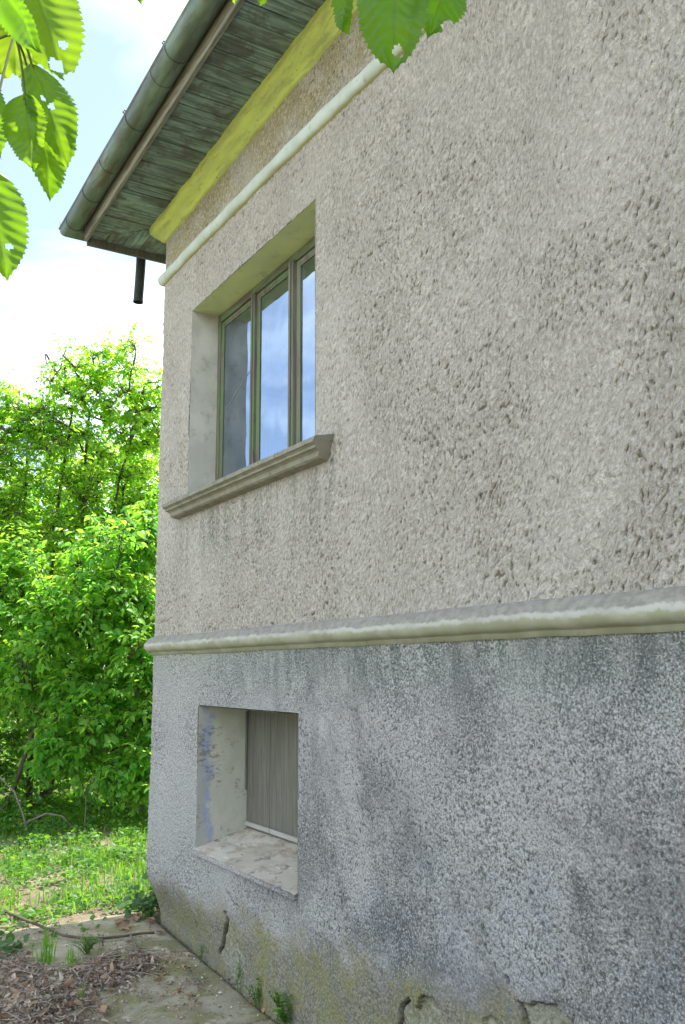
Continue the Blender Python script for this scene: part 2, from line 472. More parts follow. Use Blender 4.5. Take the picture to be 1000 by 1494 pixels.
def mat_slab():
    k = NM('mossy_concrete')
    c = k.mix(k.step(k.noise(4, 6, .65), .36, .64), (0.235, 0.21, 0.16), (0.35, 0.315, 0.245))
    c = k.mix(k.math('MULTIPLY', k.step(k.noise(3.1, 6, .68, .4), .47, .60), .85), c, (0.19, 0.18, 0.09))
    c = k.mix(k.math('MULTIPLY', k.step(k.noise(9, 5, .7), .57, .67), .7), c, (0.22, 0.235, 0.06))
    c = k.mix(k.math('MULTIPLY', k.step(k.noise(5, 6, .7), .58, .66), .7), c, (0.52, 0.45, 0.37))
    h = k.math('ADD', k.noise(60, 5, .7), k.noise(14, 4))
    return k.done(k.bsdf(c, .95, k.bump(h, .5, .01), spec=.1))

def mat_sill_in():
    k = NM('flaking_niche_sill')
    v = k.mapped((2.2, 4, 4))
    c = k.mix(k.step(k.noise(2.5, 5), .38, .62), (0.46, 0.425, 0.375), (0.36, 0.325, 0.28))
    c = k.mix(k.math('MULTIPLY', k.step(k.noise(2.6, 7, .72, v=v), .48, .62), .7), c, (0.27, 0.205, 0.15))
    c = k.mix(k.math('MULTIPLY', k.step(k.noise(3.6, 6, .7, v=v), .56, .62), .85), c, (0.17, 0.155, 0.15))
    c = k.mix(k.step(k.noise(4.2, 6, .7, v=v), .61, .65), c, (0.50, 0.48, 0.455))
    return k.done(k.bsdf(c, .9, k.bump(k.noise(9, 6, .7), .5, .01)))

def mat_niche():
    k = NM('niche_plaster'); x, y, z = k.xyz()
    c = k.mix(k.step(k.noise(3, 5), .36, .65), (0.455, 0.45, 0.40), (0.40, 0.41, 0.365))
    e = k.math('ADD', y, k.math('MULTIPLY', k.math('SUBTRACT', k.noise(9, 6, .7, .4), .5), .16))
    e = k.math('ADD', e, k.math('MULTIPLY', k.step(z, .8, .6), -.03))
    blue = k.math('MULTIPLY', k.step(e, .018, .042), k.step(e, .10, .06))
    blue = k.math('MULTIPLY', blue, k.step(k.noise(20, 5, .7), .34, .58))
    c = k.mix(k.math('MULTIPLY', k.step(e, .08, .03), .8), c, (0.33, 0.33, 0.33))
    c = k.mix(k.math('MULTIPLY', blue, .8), c, (0.24, 0.285, 0.46))
    gr = k.math('MULTIPLY', k.step(k.noise(5, 6, .7), .52, .62), k.step(k.noise(70, 2, .7, v=k.mapped((1, .35, 1))), .45, .6))
    c = k.mix(k.math('MULTIPLY', gr, .6), c, (0.11, 0.105, 0.085))
    return k.done(k.bsdf(c, .9, k.bump(k.noise(35, 5, .6), .4, .006)))

M_ = dict(
    stucco=mat_stucco(), plinth=mat_plinth(), ledge=mat_ledge(), band=mat_band(), cornice=mat_cornice(),
    soffit=mat_soffit(), gutter=mat_gutter(), glass=mat_glass(), ground=mat_ground(), slab=mat_slab(),
    niche_sill=mat_sill_in(), niche=mat_niche(),
    reveal=mat_simple('grey_reveal_plaster', (0.43, 0.42, 0.39), (0.52, 0.505, 0.47), 5, c2=(0.36, 0.345, 0.31)),
    lintel=mat_simple('lintel_bounce_tint', (0.56, 0.625, 0.33), (0.50, 0.555, 0.32), 4, c2=(0.43, 0.47, 0.29)),  # ground bounce painted into the yellow-green of the opening heads
    sill=mat_simple('coarse_concrete_sill', (0.255, 0.245, 0.205), (0.20, 0.195, 0.16), 9, c2=(0.14, 0.13, 0.10), bump=.5, bscale=140),
    fascia=mat_wood('bleached_fascia_wood', (0.13, 0.125, 0.11), (0.31, 0.30, 0.275), (0.08, 0.075, 0.065), axis=0),
    frame=mat_wood('peeling_green_frame', (0.10, 0.092, 0.075), (0.18, 0.165, 0.14), (0.05, 0.046, 0.036), (0.12, 0.175, 0.085)),
    frameh=mat_wood('peeling_green_rail', (0.10, 0.092, 0.075), (0.18, 0.165, 0.14), (0.05, 0.046, 0.036), (0.13, 0.19, 0.105), axis=0),
    greywood=mat_wood('grey_bare_sash_wood', (0.125, 0.117, 0.10), (0.20, 0.19, 0.165), (0.06, 0.056, 0.045), (0.165, 0.19, 0.13)),
    board=mat_wood('grey_hatch_board', (0.105, 0.102, 0.088), (0.155, 0.152, 0.134), (0.06, 0.058, 0.05)),
    lath=mat_wood('pale_lath', (0.28, 0.28, 0.26), (0.36, 0.36, 0.34), (0.2, 0.19, 0.17), axis=0),
    dark=mat_simple('dark_interior', (0.10, 0.095, 0.085), (0.07, 0.066, 0.06)),
    roof=mat_simple('clay_roof_tile', (0.23, 0.11, 0.075), (0.17, 0.085, 0.06), 4),
    pipe=mat_simple('dark_pipe_metal', (0.03, 0.035, 0.035), (0.05, 0.055, 0.05), 6, rough=.5),
    bark=mat_simple('shrub_bark', (0.075, 0.06, 0.045), (0.13, 0.105, 0.08), 14, stretch=(1, 1, .3)),
    twig=mat_simple('dry_twig_bark', (0.12, 0.105, 0.09), (0.20, 0.18, 0.16), 30),
    stalk=mat_simple('green_stalk', (0.10, 0.13, 0.04), (0.14, 0.15, 0.06), 30),
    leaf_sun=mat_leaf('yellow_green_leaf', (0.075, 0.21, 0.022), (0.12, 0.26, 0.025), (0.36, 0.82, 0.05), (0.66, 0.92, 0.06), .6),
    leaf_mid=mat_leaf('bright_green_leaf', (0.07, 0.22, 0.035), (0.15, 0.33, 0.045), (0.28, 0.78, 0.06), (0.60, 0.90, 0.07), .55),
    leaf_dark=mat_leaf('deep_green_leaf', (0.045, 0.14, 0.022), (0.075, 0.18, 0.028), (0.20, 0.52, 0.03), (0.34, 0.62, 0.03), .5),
    ivy=mat_leaf('ivy_leaf', (0.04, 0.095, 0.028), (0.07, 0.16, 0.035), (0.09, 0.22, 0.03), (0.15, 0.34, 0.03), .35, .4),
    grass=mat_leaf('grass_blade', (0.06, 0.19, 0.02), (0.10, 0.22, 0.024), (0.22, 0.55, 0.03), (0.36, 0.60, 0.03), .5),
    weed=mat_leaf('weed_leaf', (0.03, 0.11, 0.018), (0.09, 0.21, 0.03), (0.14, 0.40, 0.03), (0.30, 0.58, 0.03), .45),
    cherry=mat_leaf('cherry_leaf', (0.045, 0.16, 0.015), (0.08, 0.19, 0.018), (0.22, 0.47, 0.012), (0.36, 0.54, 0.016), .55, .38, vein=True),
    dead=mat_leaf('dead_leaf', (0.28, 0.17, 0.11), (0.44, 0.31, 0.22), (0.28, 0.15, 0.07), None, .2, .7),
    straw=mat_leaf('dry_straw', (0.56, 0.47, 0.40), (0.16, 0.125, 0.105), (0.25, 0.15, 0.1), None, .15, .8),
)

# ------------------------------------------------------------------ the house
house = empty('house', (0, 0, 0))
tag(house, 'old grey stucco house with a casement window above a stained roughcast plinth', 'house')
XR, YB = 8.6, 7.0                  # right end and back of the house
WX0, WX1, WZ0, WZ1 = 0.564, 2.185, 2.56, 3.83     # window opening
CX0, CX1, CZ0, CZ1 = 0.822, 2.03, 0.571, 1.352    # cellar niche opening
LEDGE = 1.70

def inside_poly(px, pz, poly):
    c = np.zeros(px.shape, dtype=bool); n = len(poly)
    for i in range(n):
        x1, z1 = poly[i]; x2, z2 = poly[(i+1) % n]
        if z1 == z2: continue
        c ^= ((z1 > pz) != (z2 > pz)) & (px < (x2-x1)*(pz-z1)/(z2-z1)+x1)
    return c
def seg_dist(px, pz, line):
    d = np.full(px.shape, 9.0)
    for (x1, z1), (x2, z2) in zip(line[:-1], line[1:]):
        dx, dz = x2-x1, z2-z1
        t = np.clip(((px-x1)*dx+(pz-z1)*dz)/(dx*dx+dz*dz), 0, 1)
        d = np.minimum(d, np.hypot(px-x1-t*dx, pz-z1-t*dz))
    return d

def stucco_height(x, z):
    u = x - z*.34 + perlin(x*1.7, z*1.7, 7)*.10 + perlin(x*5, z*5, 8)*.02      # trowel marks lean to the right, unevenly
    w = z
    wx = perlin(x*9, z*9, 5)*.012; wz = perlin(x*9, z*9, 6)*.012
    u = u + wx; w = w + wz
    rough = sstep(-.4, .5, fbm(x*1.35+.7, z*1.35, 11, 2) + .30*sstep(2.4, 1.75, z) + .8*np.exp(-((x-3.3)/.5)**2-((z-2.3)/.45)**2) - .55*np.exp(-((x-3.9)/.25)**2-((z-2.2)/.5)**2))
    n1 = perlin(u/.0105, w/.019, 21); n2 = perlin(u/.021, w/.034, 22); n3 = perlin(x/.012, z/.011, 23)
    n4 = perlin(u/.045, w/.075, 24)
    h = (n1*.0026 + n2*.0026 + n3*.0022)*(.7+.7*rough) + n4*.0022
    pit = sstep(.34, .74, perlin(u/.0105, w/.022, 31)*.85 + perlin(u/.024, w/.04, 33)*.40 + .22*perlin(x/.1, z/.13, 32) - .14 + .26*rough)
    h = h - pit*.0058
    cav = np.clip(pit*.85 + .50*sstep(.05, .75, -(n1*.55+n2*.55+n3*.3))*(.5+.6*rough), 0, 1)
    streak = perlin(x/.02, z/.5, 41)*.0010*sstep(2.9, 3.6, x)
    h = h + streak + fbm(x/.7, z/.7, 51, 2)*.006
    return h, cav
def plinth_height(x, z):
    rough = sstep(-.35, .45, fbm(x*1.6, z*1.6, 61, 2) + .25*sstep(1.55, 1.2, z)*sstep(1.2, 2.0, x))
    wx = perlin(x*45, z*45, 63)*.005; wz = perlin(x*45, z*45, 64)*.005
    m1 = perlin((x+wx)/.0095, (z+wz)/.0095, 65); m2 = perlin((x+wz)/.018, (z+wx)/.016, 66); m3 = perlin(x/.045, z/.04, 67)
    h = (m1*.0025 + m2*.0029)*(.6+.75*rough) + m3*.0018
    cav = sstep(.02, .62, -m1*.55 - m2*.6 - .22*m3 + .10*rough - .02)*(.5+.5*rough)
    line = .23 + .08*x + fbm(x*3, z*0+.3, 68, 3)*.06
    sm = sstep(line+.05, line-.05, z)             # patched, trowelled skirt at the foot
    h = h*(1-.45*sm) + fbm(x/.3, z/.3, 69, 3)*.006*sm
    cav = cav*(1-.35*sm)
    h = h + fbm(x/.8, z/.8, 70, 2)*.006 + sm*.004*sstep(.25, .6, x)
    set_ = -.1*(1-sstep(.04, .33, z))*(1-sstep(.05, 1.7, x))      # worn, rounded corner foot
    return h + set_, cav
PEEL = [
    [(1.205, .319), (1.258, .324), (1.252, .263), (1.186, .165), (1.109, .09), (1.259, .06), (1.428, -.02), (1.491, .02), (1.471, .155), (1.379, .227), (1.302, .29)],
    [(2.80, .16), (2.811, .26), (2.835, .343), (2.888, .384), (2.933, .356), (2.947, .4), (2.981, .421), (3.037, .426), (3.071, .383), (3.096, .328), (3.10, .16)],
    [(3.45, .30), (3.482, .506), (3.459, .532), (3.505, .532), (3.543, .554), (3.63, .565), (3.705, .536), (3.80, .30)],
    [(3.26, .34), (3.279, .404), (3.315, .446), (3.359, .465), (3.397, .441), (3.40, .34)]]
SLITS = [([(1.225, .323), (1.252, .322), (1.248, .27), (1.186, .168), (1.115, .092)], .008),
         ([(1.244, .427), (1.297, .414), (1.332, .392), (1.382, .386)], .004), ([(.48, .29), (.475, .209)], .006),
         ([(.755, .17), (.79, .172), (.775, .14)], .011), ([(3.412, .596), (3.416, .587)], .007),
         ([(2.803, .16), (2.811, .26), (2.835, .343), (2.888, .386)], .0035), ([(2.931, .352), (2.945, .4), (2.981, .424)], .003),
         ([(3.484, .45), (3.482, .506), (3.457, .534), (3.505, .534), (3.543, .556), (3.63, .568)], .003),
         ([(1.36, .02), (1.39, .09), (1.375, .14)], .006)]

def front_grid(name, xs, zs, fn, hole, mat, base=False):
    X, Z = np.meshgrid(xs, zs)
    h, cav = fn(X, Z)
    at = {}
    if base:
        peel = np.zeros_like(X); slit = np.zeros_like(X)
        jx = fbm(X/.06, Z/.06, 71, 4)*.014; jz = fbm(X/.06, Z/.06, 72, 4)*.014
        for poly in PEEL: peel = np.maximum(peel, inside_poly(X+jx, Z+jz, poly).astype(float))
        for ln, w in SLITS: slit = np.maximum(slit, sstep(w*1.15, w*.55, seg_dist(X+jx*.5, Z+jz*.5, ln)))
        h = np.where(peel > .5, h*.6 - .015 + fbm(X/.05, Z/.05, 73, 4)*.004, h) - slit*.030
        cav = cav*(1-peel*.8)
        at = {'peel': peel, 'slit': slit}
    # rounded outer corner
    c = np.clip((.03-X)/.03, 0, 1)
    h = h - (1-np.sqrt(np.clip(1-c*c, 0, 1)))*.03
    P = np.stack([X, -h, Z], -1)
    P[:, 0, 0] += fbm(zs/.05, zs*0+.5, 81, 2)*.004
    ny, nx = X.shape
    idx = np.arange(nx*ny).reshape(ny, nx)
    q = np.stack([idx[:-1, :-1], idx[:-1, 1:], idx[1:, 1:], idx[1:, :-1]], -1)
    verts = P.reshape(-1, 3); at['cav'] = cav
    x0, x1, z0, z1 = hole
    xm = (xs[:-1]+xs[1:])/2; zm = (zs[:-1]+zs[1:])/2
    XM, ZM = np.meshgrid(xm, zm)
    keep = ~((XM > x0) & (XM < x1) & (ZM > z0) & (ZM < z1))
    F = [q[keep]]
    # turn the surface back into the opening
    i0 = int(np.argmin(abs(xs-x0))); i1 = int(np.argmin(abs(xs-x1))); j0 = int(np.argmin(abs(zs-z0))); j1 = int(np.argmin(abs(zs-z1)))
    ring = [idx[j0, i] for i in range(i0, i1)] + [idx[j, i1] for j in range(j0, j1)] + [idx[j1, i] for i in range(i1, i0, -1)] + [idx[j, i0] for j in range(j1, j0, -1)]
    ring = np.array(ring); base_n = len(verts)
    back = verts[ring].copy(); back[:, 1] = .03
    n = len(ring); a = np.arange(n); b = (a+1) % n
    F.append(np.stack([ring[a], base_n+a, base_n+b, ring[b]], -1))
    verts = np.concatenate([verts, back])
    for k in at: at[k] = np.concatenate([at[k].ravel(), np.zeros(n) + (at[k].ravel()[ring] if k == 'cav' else 0)])
    me = mesh_np(name, verts, F, mat, True, at)
    return link(name, me, house), P[:, 0, :]

def spread_x(*stops):
    out = []
    for (a, b, d0, d1) in stops:
        n = max(2, int(round((b-a)/((d0+d1)/2))))
        t = np.linspace(0, 1, n, endpoint=False)
        out.append(a+(b-a)*(t*d0+(t*t)*(d1-d0)/2)/((d0+d1)/2))
    return np.concatenate(out+[np.array([stops[-1][1]])])
xs_u = spread_x((0, WX0, .009, .008), (WX0, WX1, .008, .0055), (WX1, 4.5, .0045, .0038), (4.5, XR, .05, .12))
zs_u = spread_x((LEDGE, WZ0, .0048, .0048), (WZ0, WZ1, .0052, .0062), (WZ1, 4.66, .0065, .008))
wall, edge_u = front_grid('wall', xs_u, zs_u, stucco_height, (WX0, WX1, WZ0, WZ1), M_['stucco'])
xs_p = spread_x((0, CX0, .008, .007), (CX0, CX1, .0065, .0055), (CX1, 4.5, .0048, .0038), (4.5, XR, .05, .12))
zs_p = spread_x((-.12, CZ0, .0052, .005), (CZ0, CZ1, .0048, .0048), (CZ1, LEDGE, .0048, .0048))
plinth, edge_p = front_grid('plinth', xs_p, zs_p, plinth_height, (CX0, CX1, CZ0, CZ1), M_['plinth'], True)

def side_wall(name, edge, fn, mat):
    e = edge[::4]; n = len(e)
    ys = np.concatenate([[0], np.linspace(.012, 2.0, 110), np.linspace(2.1, YB, 40)])
    Y, Z = np.meshgrid(ys, e[:, 2])
    h, cav = fn(5.3+Y, Z)
    f = np.clip(Y/.03, 0, 1)
    X = e[:, 0][:, None]*(1-f) - h*f*(Y > 0)
    P = np.stack([X, e[:, 1][:, None]*np.exp(-Y*1.5) + Y, Z], -1).reshape(-1, 3)
    idx = np.arange(len(P)).reshape(Y.shape)
    q = np.stack([idx[:-1, 1:], idx[:-1, :-1], idx[1:, :-1], idx[1:, 1:]], -1).reshape(-1, 4)
    at = {'cav': cav, 'peel': cav*0, 'slit': cav*0}
    return link(name, mesh_np(name, P, q, mat, True, at), house)
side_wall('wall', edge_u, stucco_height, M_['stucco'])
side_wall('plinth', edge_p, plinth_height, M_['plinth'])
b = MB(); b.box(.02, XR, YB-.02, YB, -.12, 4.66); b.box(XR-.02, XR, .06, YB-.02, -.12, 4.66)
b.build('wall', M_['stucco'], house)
b = MB(); b.box(.05, XR-.05, .42, YB-.05, 1.55, 1.75)
b.build('floor', M_['dark'], house)
b = MB(); b.box(.05, 3.4, 3.2, 3.3, 1.76, 4.6); b.box(3.4, 3.5, .45, 3.3, 1.76, 4.6); b.box(.05, .06, .45, 3.2, 1.76, 4.6)
b.build('inner_wall', M_['dark'], house)
b = MB(); b.box(.05, XR-.05, .25, YB-.05, 4.58, 4.63)
b.build('room_ceiling', M_['dark'], house)

# mouldings swept along the front and round the corner
def sweep(name, prof, mat, xr=XR, yb=4.0, zfn=None, wob=.003, seed=0, step=.03):
    prof = np.array(prof, float)                       # (outward, up)
    fx = np.concatenate([np.arange(xr, 4.6, -.25), np.arange(4.6, .0, -step), [0.0]])
    sy = np.arange(step*3, yb, .15)
    path = [(x, 0.0, 0) for x in fx] + [(0.0, y, 1) for y in sy]
    d = np.concatenate([[0], np.cumsum(np.hypot(np.diff([p[0] for p in path]), np.diff([p[1] for p in path])))])
    V = []; at = []
    n = len(prof); s = np.linspace(0, 1, n)
    for i, (x, y, sd_) in enumerate(path):
        jo = fbm(np.full(n, d[i]/.16), s*2.3, seed, 2)*wob
        ju = fbm(np.full(n, d[i]/.22), s*1.3, seed+9, 2)*wob + perlin(np.array([d[i]/.9]), np.array([.5]), seed+4)[0]*wob*1.2
        o = prof[:, 0]+jo*(prof[:, 0] > .004); z = prof[:, 1]+ju + (zfn(x) if zfn else 0)
        if sd_ == 0: V.append(np.stack([np.full(n, x) - (o if x == 0 else 0), -o, z], -1))
        else: V.append(np.stack([-o, np.full(n, y), z], -1))
        at.append(s)
    V = np.concatenate(V); m = len(path)
    idx = np.arange(m*n).reshape(m, n)
    q = np.stack([idx[:-1, :-1], idx[:-1, 1:], idx[1:, 1:], idx[1:, :-1]], -1).reshape(-1, 4)
    return link(name, mesh_np(name, V, q, mat, True, {'prof': np.concatenate(at)}), house)
def arc(co, cz, r, a0, a1, n):
    return [(co+r*math.cos(R(a)), cz+r*math.sin(R(a))) for a in np.linspace(a0, a1, n)]
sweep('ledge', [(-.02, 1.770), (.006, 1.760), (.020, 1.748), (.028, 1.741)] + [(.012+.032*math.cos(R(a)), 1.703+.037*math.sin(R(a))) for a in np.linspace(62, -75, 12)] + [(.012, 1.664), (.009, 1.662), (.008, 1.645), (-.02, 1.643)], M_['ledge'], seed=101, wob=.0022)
sweep('white_moulding', [(-.02, 4.30)] + [(.002+.032*math.cos(R(a)), 4.255+.043*math.sin(R(a))) for a in np.linspace(82, -82, 12)] + [(-.02, 4.211)], M_['band'], seed=111, wob=.004,
      zfn=lambda x: -.0085*x*x if x < 4 else -.136)
def ez(x): return 4.64 + .022*min(max(x, -.6), 4.0)
sweep('cornice', [(-.02, 4.535), (.008, 4.538), (.016, 4.543), (.022, 4.556), (.028, 4.560), (.060, 4.590), (.066, 4.593), (.074, 4.606), (.082, 4.612), (.086, 4.64), (.086, 4.70)], M_['cornice'],
      seed=121, wob=.0055, step=.015, zfn=lambda x: .016*min(x, 4))

# eave: soffit boards, fascia, gutter, downpipe, roof
OV = .435
soffit = empty('soffit'); soffit.parent = house
bw = .128
x = -OV+.012; i = 0
while x < 6.5:
    w = bw + random.uniform(-.012, .012)
    x1 = x+w-.005
    def yend(xx): return min(xx, .02) if xx < .02 else .02
    z0 = 4.668 + .022*min(x, 4) + random.uniform(-.004, .003)
    ya, yb_ = -OV+.004, -OV+.004
    pts = [(x, -OV+.003), (x1, -OV+.003), (x1, max(yend(x1), -OV+.004)), (x, max(yend(x), -OV+.004))]
    cx, cy = (x+x1)/2, -.2
    m = MB()
    v = [(px-cx, py-cy, 0) for px, py in pts] + [(px-cx, py-cy, .016) for px, py in pts]
    m.add(v, [(3, 2, 1, 0), (4, 5, 6, 7), (0, 1, 5, 4), (1, 2, 6, 5), (2, 3, 7, 6), (3, 0, 4, 7)])
    o = m.build('soffit_board', M_['soffit'], soffit)
    o.location = (cx, cy, z0); o.rotation_euler = (random.uniform(-.004, .004), random.uniform(-.02, .02), 0)
    x += w; i += 1
y = -OV+.012
while y < 3.4:
    w = bw + random.uniform(-.012, .012); y1 = y+w-.005
    def xend(yy): return min(yy, .02)
    pts = [(-OV+.003, y), (-OV+.003, y1), (max(xend(y1), -OV+.004), y1), (max(xend(y), -OV+.004), y)]
    cx, cy = -.2, (y+y1)/2
    m = MB()                                              # local Y runs along the board, as on the front boards
    v = [((py-cy), -(px-cx), 0) for px, py in pts] + [((py-cy), -(px-cx), .016) for px, py in pts]
    m.add(v, [(3, 2, 1, 0), (4, 5, 6, 7), (0, 1, 5, 4), (1, 2, 6, 5), (2, 3, 7, 6), (3, 0, 4, 7)])
    o = m.build('soffit_board', M_['soffit'], soffit)
    o.location = (cx, cy, 4.660 + random.uniform(-.004, .003)); o.rotation_euler = (0, random.uniform(-.02, .02), R(90))
    y += w

def eave_strip(name, mat, y0, y1, dz0, dz1, parent=house):
    xs = [-OV-.0, .5, 1, 1.5, 2, 2.5, 3, 3.5, 4, XR+.5]
    V = []; F = []
    for x in xs:
        e = ez(x) + random.uniform(-.002, .002)
        V += [(x, y0, e+dz0), (x, y1, e+dz0), (x, y1, e+dz1), (x, y0, e+dz1)]
    for i in range(len(xs)-1):
        for k in range(4): F.append((i*4+k, i*4+(k+1) % 4, (i+1)*4+(k+1) % 4, (i+1)*4+k))
    F += [(0, 1, 2, 3), tuple(len(V)-4+k for k in range(4))]
    m = MB(); m.add(V, F); return m.build(name, mat, parent)
eave_strip('fascia', M_['fascia'], -OV-.022, -OV, -.005, .17)
m = MB(); m.box(-OV-.022, -OV, -OV, YB+.4, 4.605, 4.80)
m.build('fascia', M_['board'], house)

def gutter_part():
    pr = []
    for a in np.linspace(0, 180, 17): pr.append((-.061*math.cos(R(a)), -.061*math.sin(R(a))))
    inn = [(.89*o, .89*u+.002) for o, u in pr][::-1]
    bead = [(-.061+.007*math.cos(R(a)) - .004, .003+.007*math.sin(R(a))) for a in (250, 180, 110, 40)]
    return pr, inn, bead
GR = .070
GC = OV + .022 + .073            # gutter centre distance from the wall
gut = empty('gutter'); gut.parent = house
V = []; F = []
ring = [(GC+GR*math.cos(R(a)), GR*math.sin(R(a))) for a in np.linspace(-180, 0, 19)]        # (outward, up), inner rim -> outer rim
ring += [(GC+GR+.005, .004), (GC+GR+.009, .010), (GC+GR+.003, .014), (GC+GR-.003, .008)]                    # rolled bead
ring += [(GC+(GR-.005)*math.cos(R(a)), (GR-.005)*math.sin(R(a))+.002) for a in np.linspace(-8, -180, 12)]
nr = len(ring)
path = [(x, None) for x in np.concatenate([[XR+.5], np.arange(4.2, -.2, -.12)])] + [('c', 0)] + [(None, y) for y in np.arange(-.2, 4, .3)]
ZR = .122
for px, py in path:
    for o, u in ring:
        if px == 'c': V.append((-o, -o, ez(-.55)+ZR+u))
        elif py is None: V.append((px, -o, ez(px)+ZR+u + .003*math.sin(px*5)))
        else: V.append((-o, py, ez(-.55)+ZR+u))
for i in range(len(path)-1):
    for k in range(nr-1): F.append((i*nr+k, i*nr+k+1, (i+1)*nr+k+1, (i+1)*nr+k))
m = MB(); m.add(V, F); m.build('trough', M_['gutter'], gut, smooth=True)
for gx in (-.42, .02, .42, .95, 1.38, 1.62, 2.2, 2.75, 3.3, 3.9):
    m = MB(); a = np.linspace(-184, 12, 26)
    wd = .007 if abs(gx-1.38) > .01 else .022
    rr_ = GR+.0045 if wd < .01 else GR+.003
    V = []; F = []
    for t in a:
        for dx, r_ in ((-wd, rr_-.002), (-wd, rr_), (wd, rr_), (wd, rr_-.002)):
            V.append((gx+dx, -GC-r_*math.cos(R(t)), ez(gx)+ZR+r_*math.sin(R(t))+.003*math.sin(gx*5)))
    for i in range(len(a)-1):
        for k in range(4): F.append((i*4+k, i*4+(k+1) % 4, (i+1)*4+(k+1) % 4, (i+1)*4+k))
    F += [(0, 1, 2, 3), tuple(len(V)-4+k for k in range(4))]
    m.add(V, F)
    if gx in (.95, 1.62):                                  # bent-over strap end above the rim
        m.tube([(gx, -GC-GR-.001, ez(gx)+ZR+.012), (gx, -GC-GR-.014, ez(gx)+ZR+.022), (gx, -GC-GR-.005, ez(gx)+ZR+.036), (gx, -GC-GR+.011, ez(gx)+ZR+.03)], .005, 6)
    m.build('bracket', M_['gutter'], gut)
m = MB(); zc_ = ez(-.55)+ZR
m.add([(-GC-.066, -GC-.068, zc_-.005), (-GC-.05, -GC-.07, zc_-.005), (-GC-.072, -GC-.072, zc_+.075), (-GC-.066, -GC-.064, zc_-.005), (-GC-.05, -GC-.066, zc_-.005), (-GC-.072, -GC-.068, zc_+.075)],
      [(0, 1, 2), (5, 4, 3), (0, 3, 4, 1), (1, 4, 5, 2), (2, 5, 3, 0)])
m.build('corner_strap', M_['gutter'], gut)
m = MB()
px_, py_ = -GC-.005, .0
V = []
pts = [(px_, py_, 4.76), (px_, py_, 4.60), (px_-.002, py_-.004, 4.45), (px_-.004, py_-.010, 4.29)]
m.tube(pts, .036, 18, cap=False); m.tube([pts[-1], pts[0]], .031, 18, cap=False)
m.tube([(px_-.0035, py_-.0092, 4.305), (px_-.004, py_-.010, 4.288)], .038, 18, cap=False)
m.build('downpipe', M_['pipe'], house, smooth=True, fix=False)
# hipped roof
E0, E1, ZE, ZT = -.50, 7.5, 4.86, 7.2
m = MB()
m.add([(E0, E0, ZE), (XR+.5, E0, ZE), (XR+.5, E1, ZE), (E0, E1, ZE), (3.5, 3.5, ZT), (XR-3.0, 3.5, ZT),
       (E0, E0, ZE-.035), (XR+.5, E0, ZE-.035), (XR+.5, E1, ZE-.035), (E0, E1, ZE-.035)],
      [(0, 1, 5, 4), (1, 2, 5), (2, 3, 4, 5), (3, 0, 4), (6, 9, 8, 7), (0, 6, 7, 1), (1, 7, 8, 2), (2, 8, 9, 3), (3, 9, 6, 0)])
m.build('roof', M_['roof'], house)

# upper window
win = empty('window', (0, 0, 0)); win.parent = house
def wavy_panel(name, mat, o, ax_u, ax_v, nu, nv, amp, seed, parent):
    o = np.array(o, float); U = np.array(ax_u, float); Vv = np.array(ax_v, float)
    n = np.cross(U, Vv); n /= np.linalg.norm(n)
    s, t = np.meshgrid(np.linspace(0, 1, nu), np.linspace(0, 1, nv))
    lu, lv = np.linalg.norm(U), np.linalg.norm(Vv)
    h = fbm(s*lu/.12, t*lv/.12, seed, 3)*amp
    P = o + s[..., None]*U + t[..., None]*Vv + h[..., None]*n
    idx = np.arange(nu*nv).reshape(nv, nu)
    q = np.stack([idx[:-1, :-1], idx[:-1, 1:], idx[1:, 1:], idx[1:, :-1]], -1).reshape(-1, 4)
    return link(name, mesh_np(name, P.reshape(-1, 3), q, mat), parent)
e = .004
wavy_panel('reveal', M_['reveal'], (WX0+e, -.001, WZ0), (0, .24, 0), (0, 0, WZ1-WZ0), 24, 90, .0018, 201, win)
wavy_panel('reveal', M_['reveal'], (WX1-e, .239, WZ0), (0, -.24, 0), (0, 0, WZ1-WZ0), 24, 90, .0018, 202, win)
wavy_panel('lintel', M_['lintel'], (WX0, .239, WZ1-e), (WX1-WX0, 0, 0), (0, -.24, 0), 90, 24, .0025, 203, win)
# concrete sill
prof = [(-.24, 2.618), (-.02, 2.602), (.088, 2.583), (.098, 2.578), (.100, 2.556), (.092, 2.552), (.082, 2.545), (.081, 2.534), (.068, 2.530), (.058, 2.522), (.055, 2.500), (.045, 2.492), (-.03, 2.480)]
SX0, SX1 = .372, 2.352
xs = np.concatenate([[SX0], np.linspace(SX0+.003, SX1-.003, 60), [SX1]])
V = []; F = []; n = len(prof)
for i, xx in enumerate(xs):
    sc = .985 if i in (0, len(xs)-1) else 1.0
    for j, (o, z) in enumerate(prof):
        inset = 0
        if o <= -.02 and o < -.1: xv = min(max(xx, WX0+.006), WX1-.006)
        else:
            tz = (2.58-z)*.55 if z < 2.56 else 0           # ends step in like the front
            xv = min(max(xx, SX0+tz), SX1-tz)
        jx = random.uniform(-.0012, .0012)
        V.append((xv, -(o*sc+jx), z+random.uniform(-.0012, .0012)))
for i in range(len(xs)-1):
    for j in range(n-1): F.append((i*n+j, i*n+j+1, (i+1)*n+j+1, (i+1)*n+j))
F += [tuple(range(n))[::-1], tuple((len(xs)-1)*n+j for j in range(n))]
m = MB(); m.add(V, F); m.build('window_sill', M_['sill'], win)
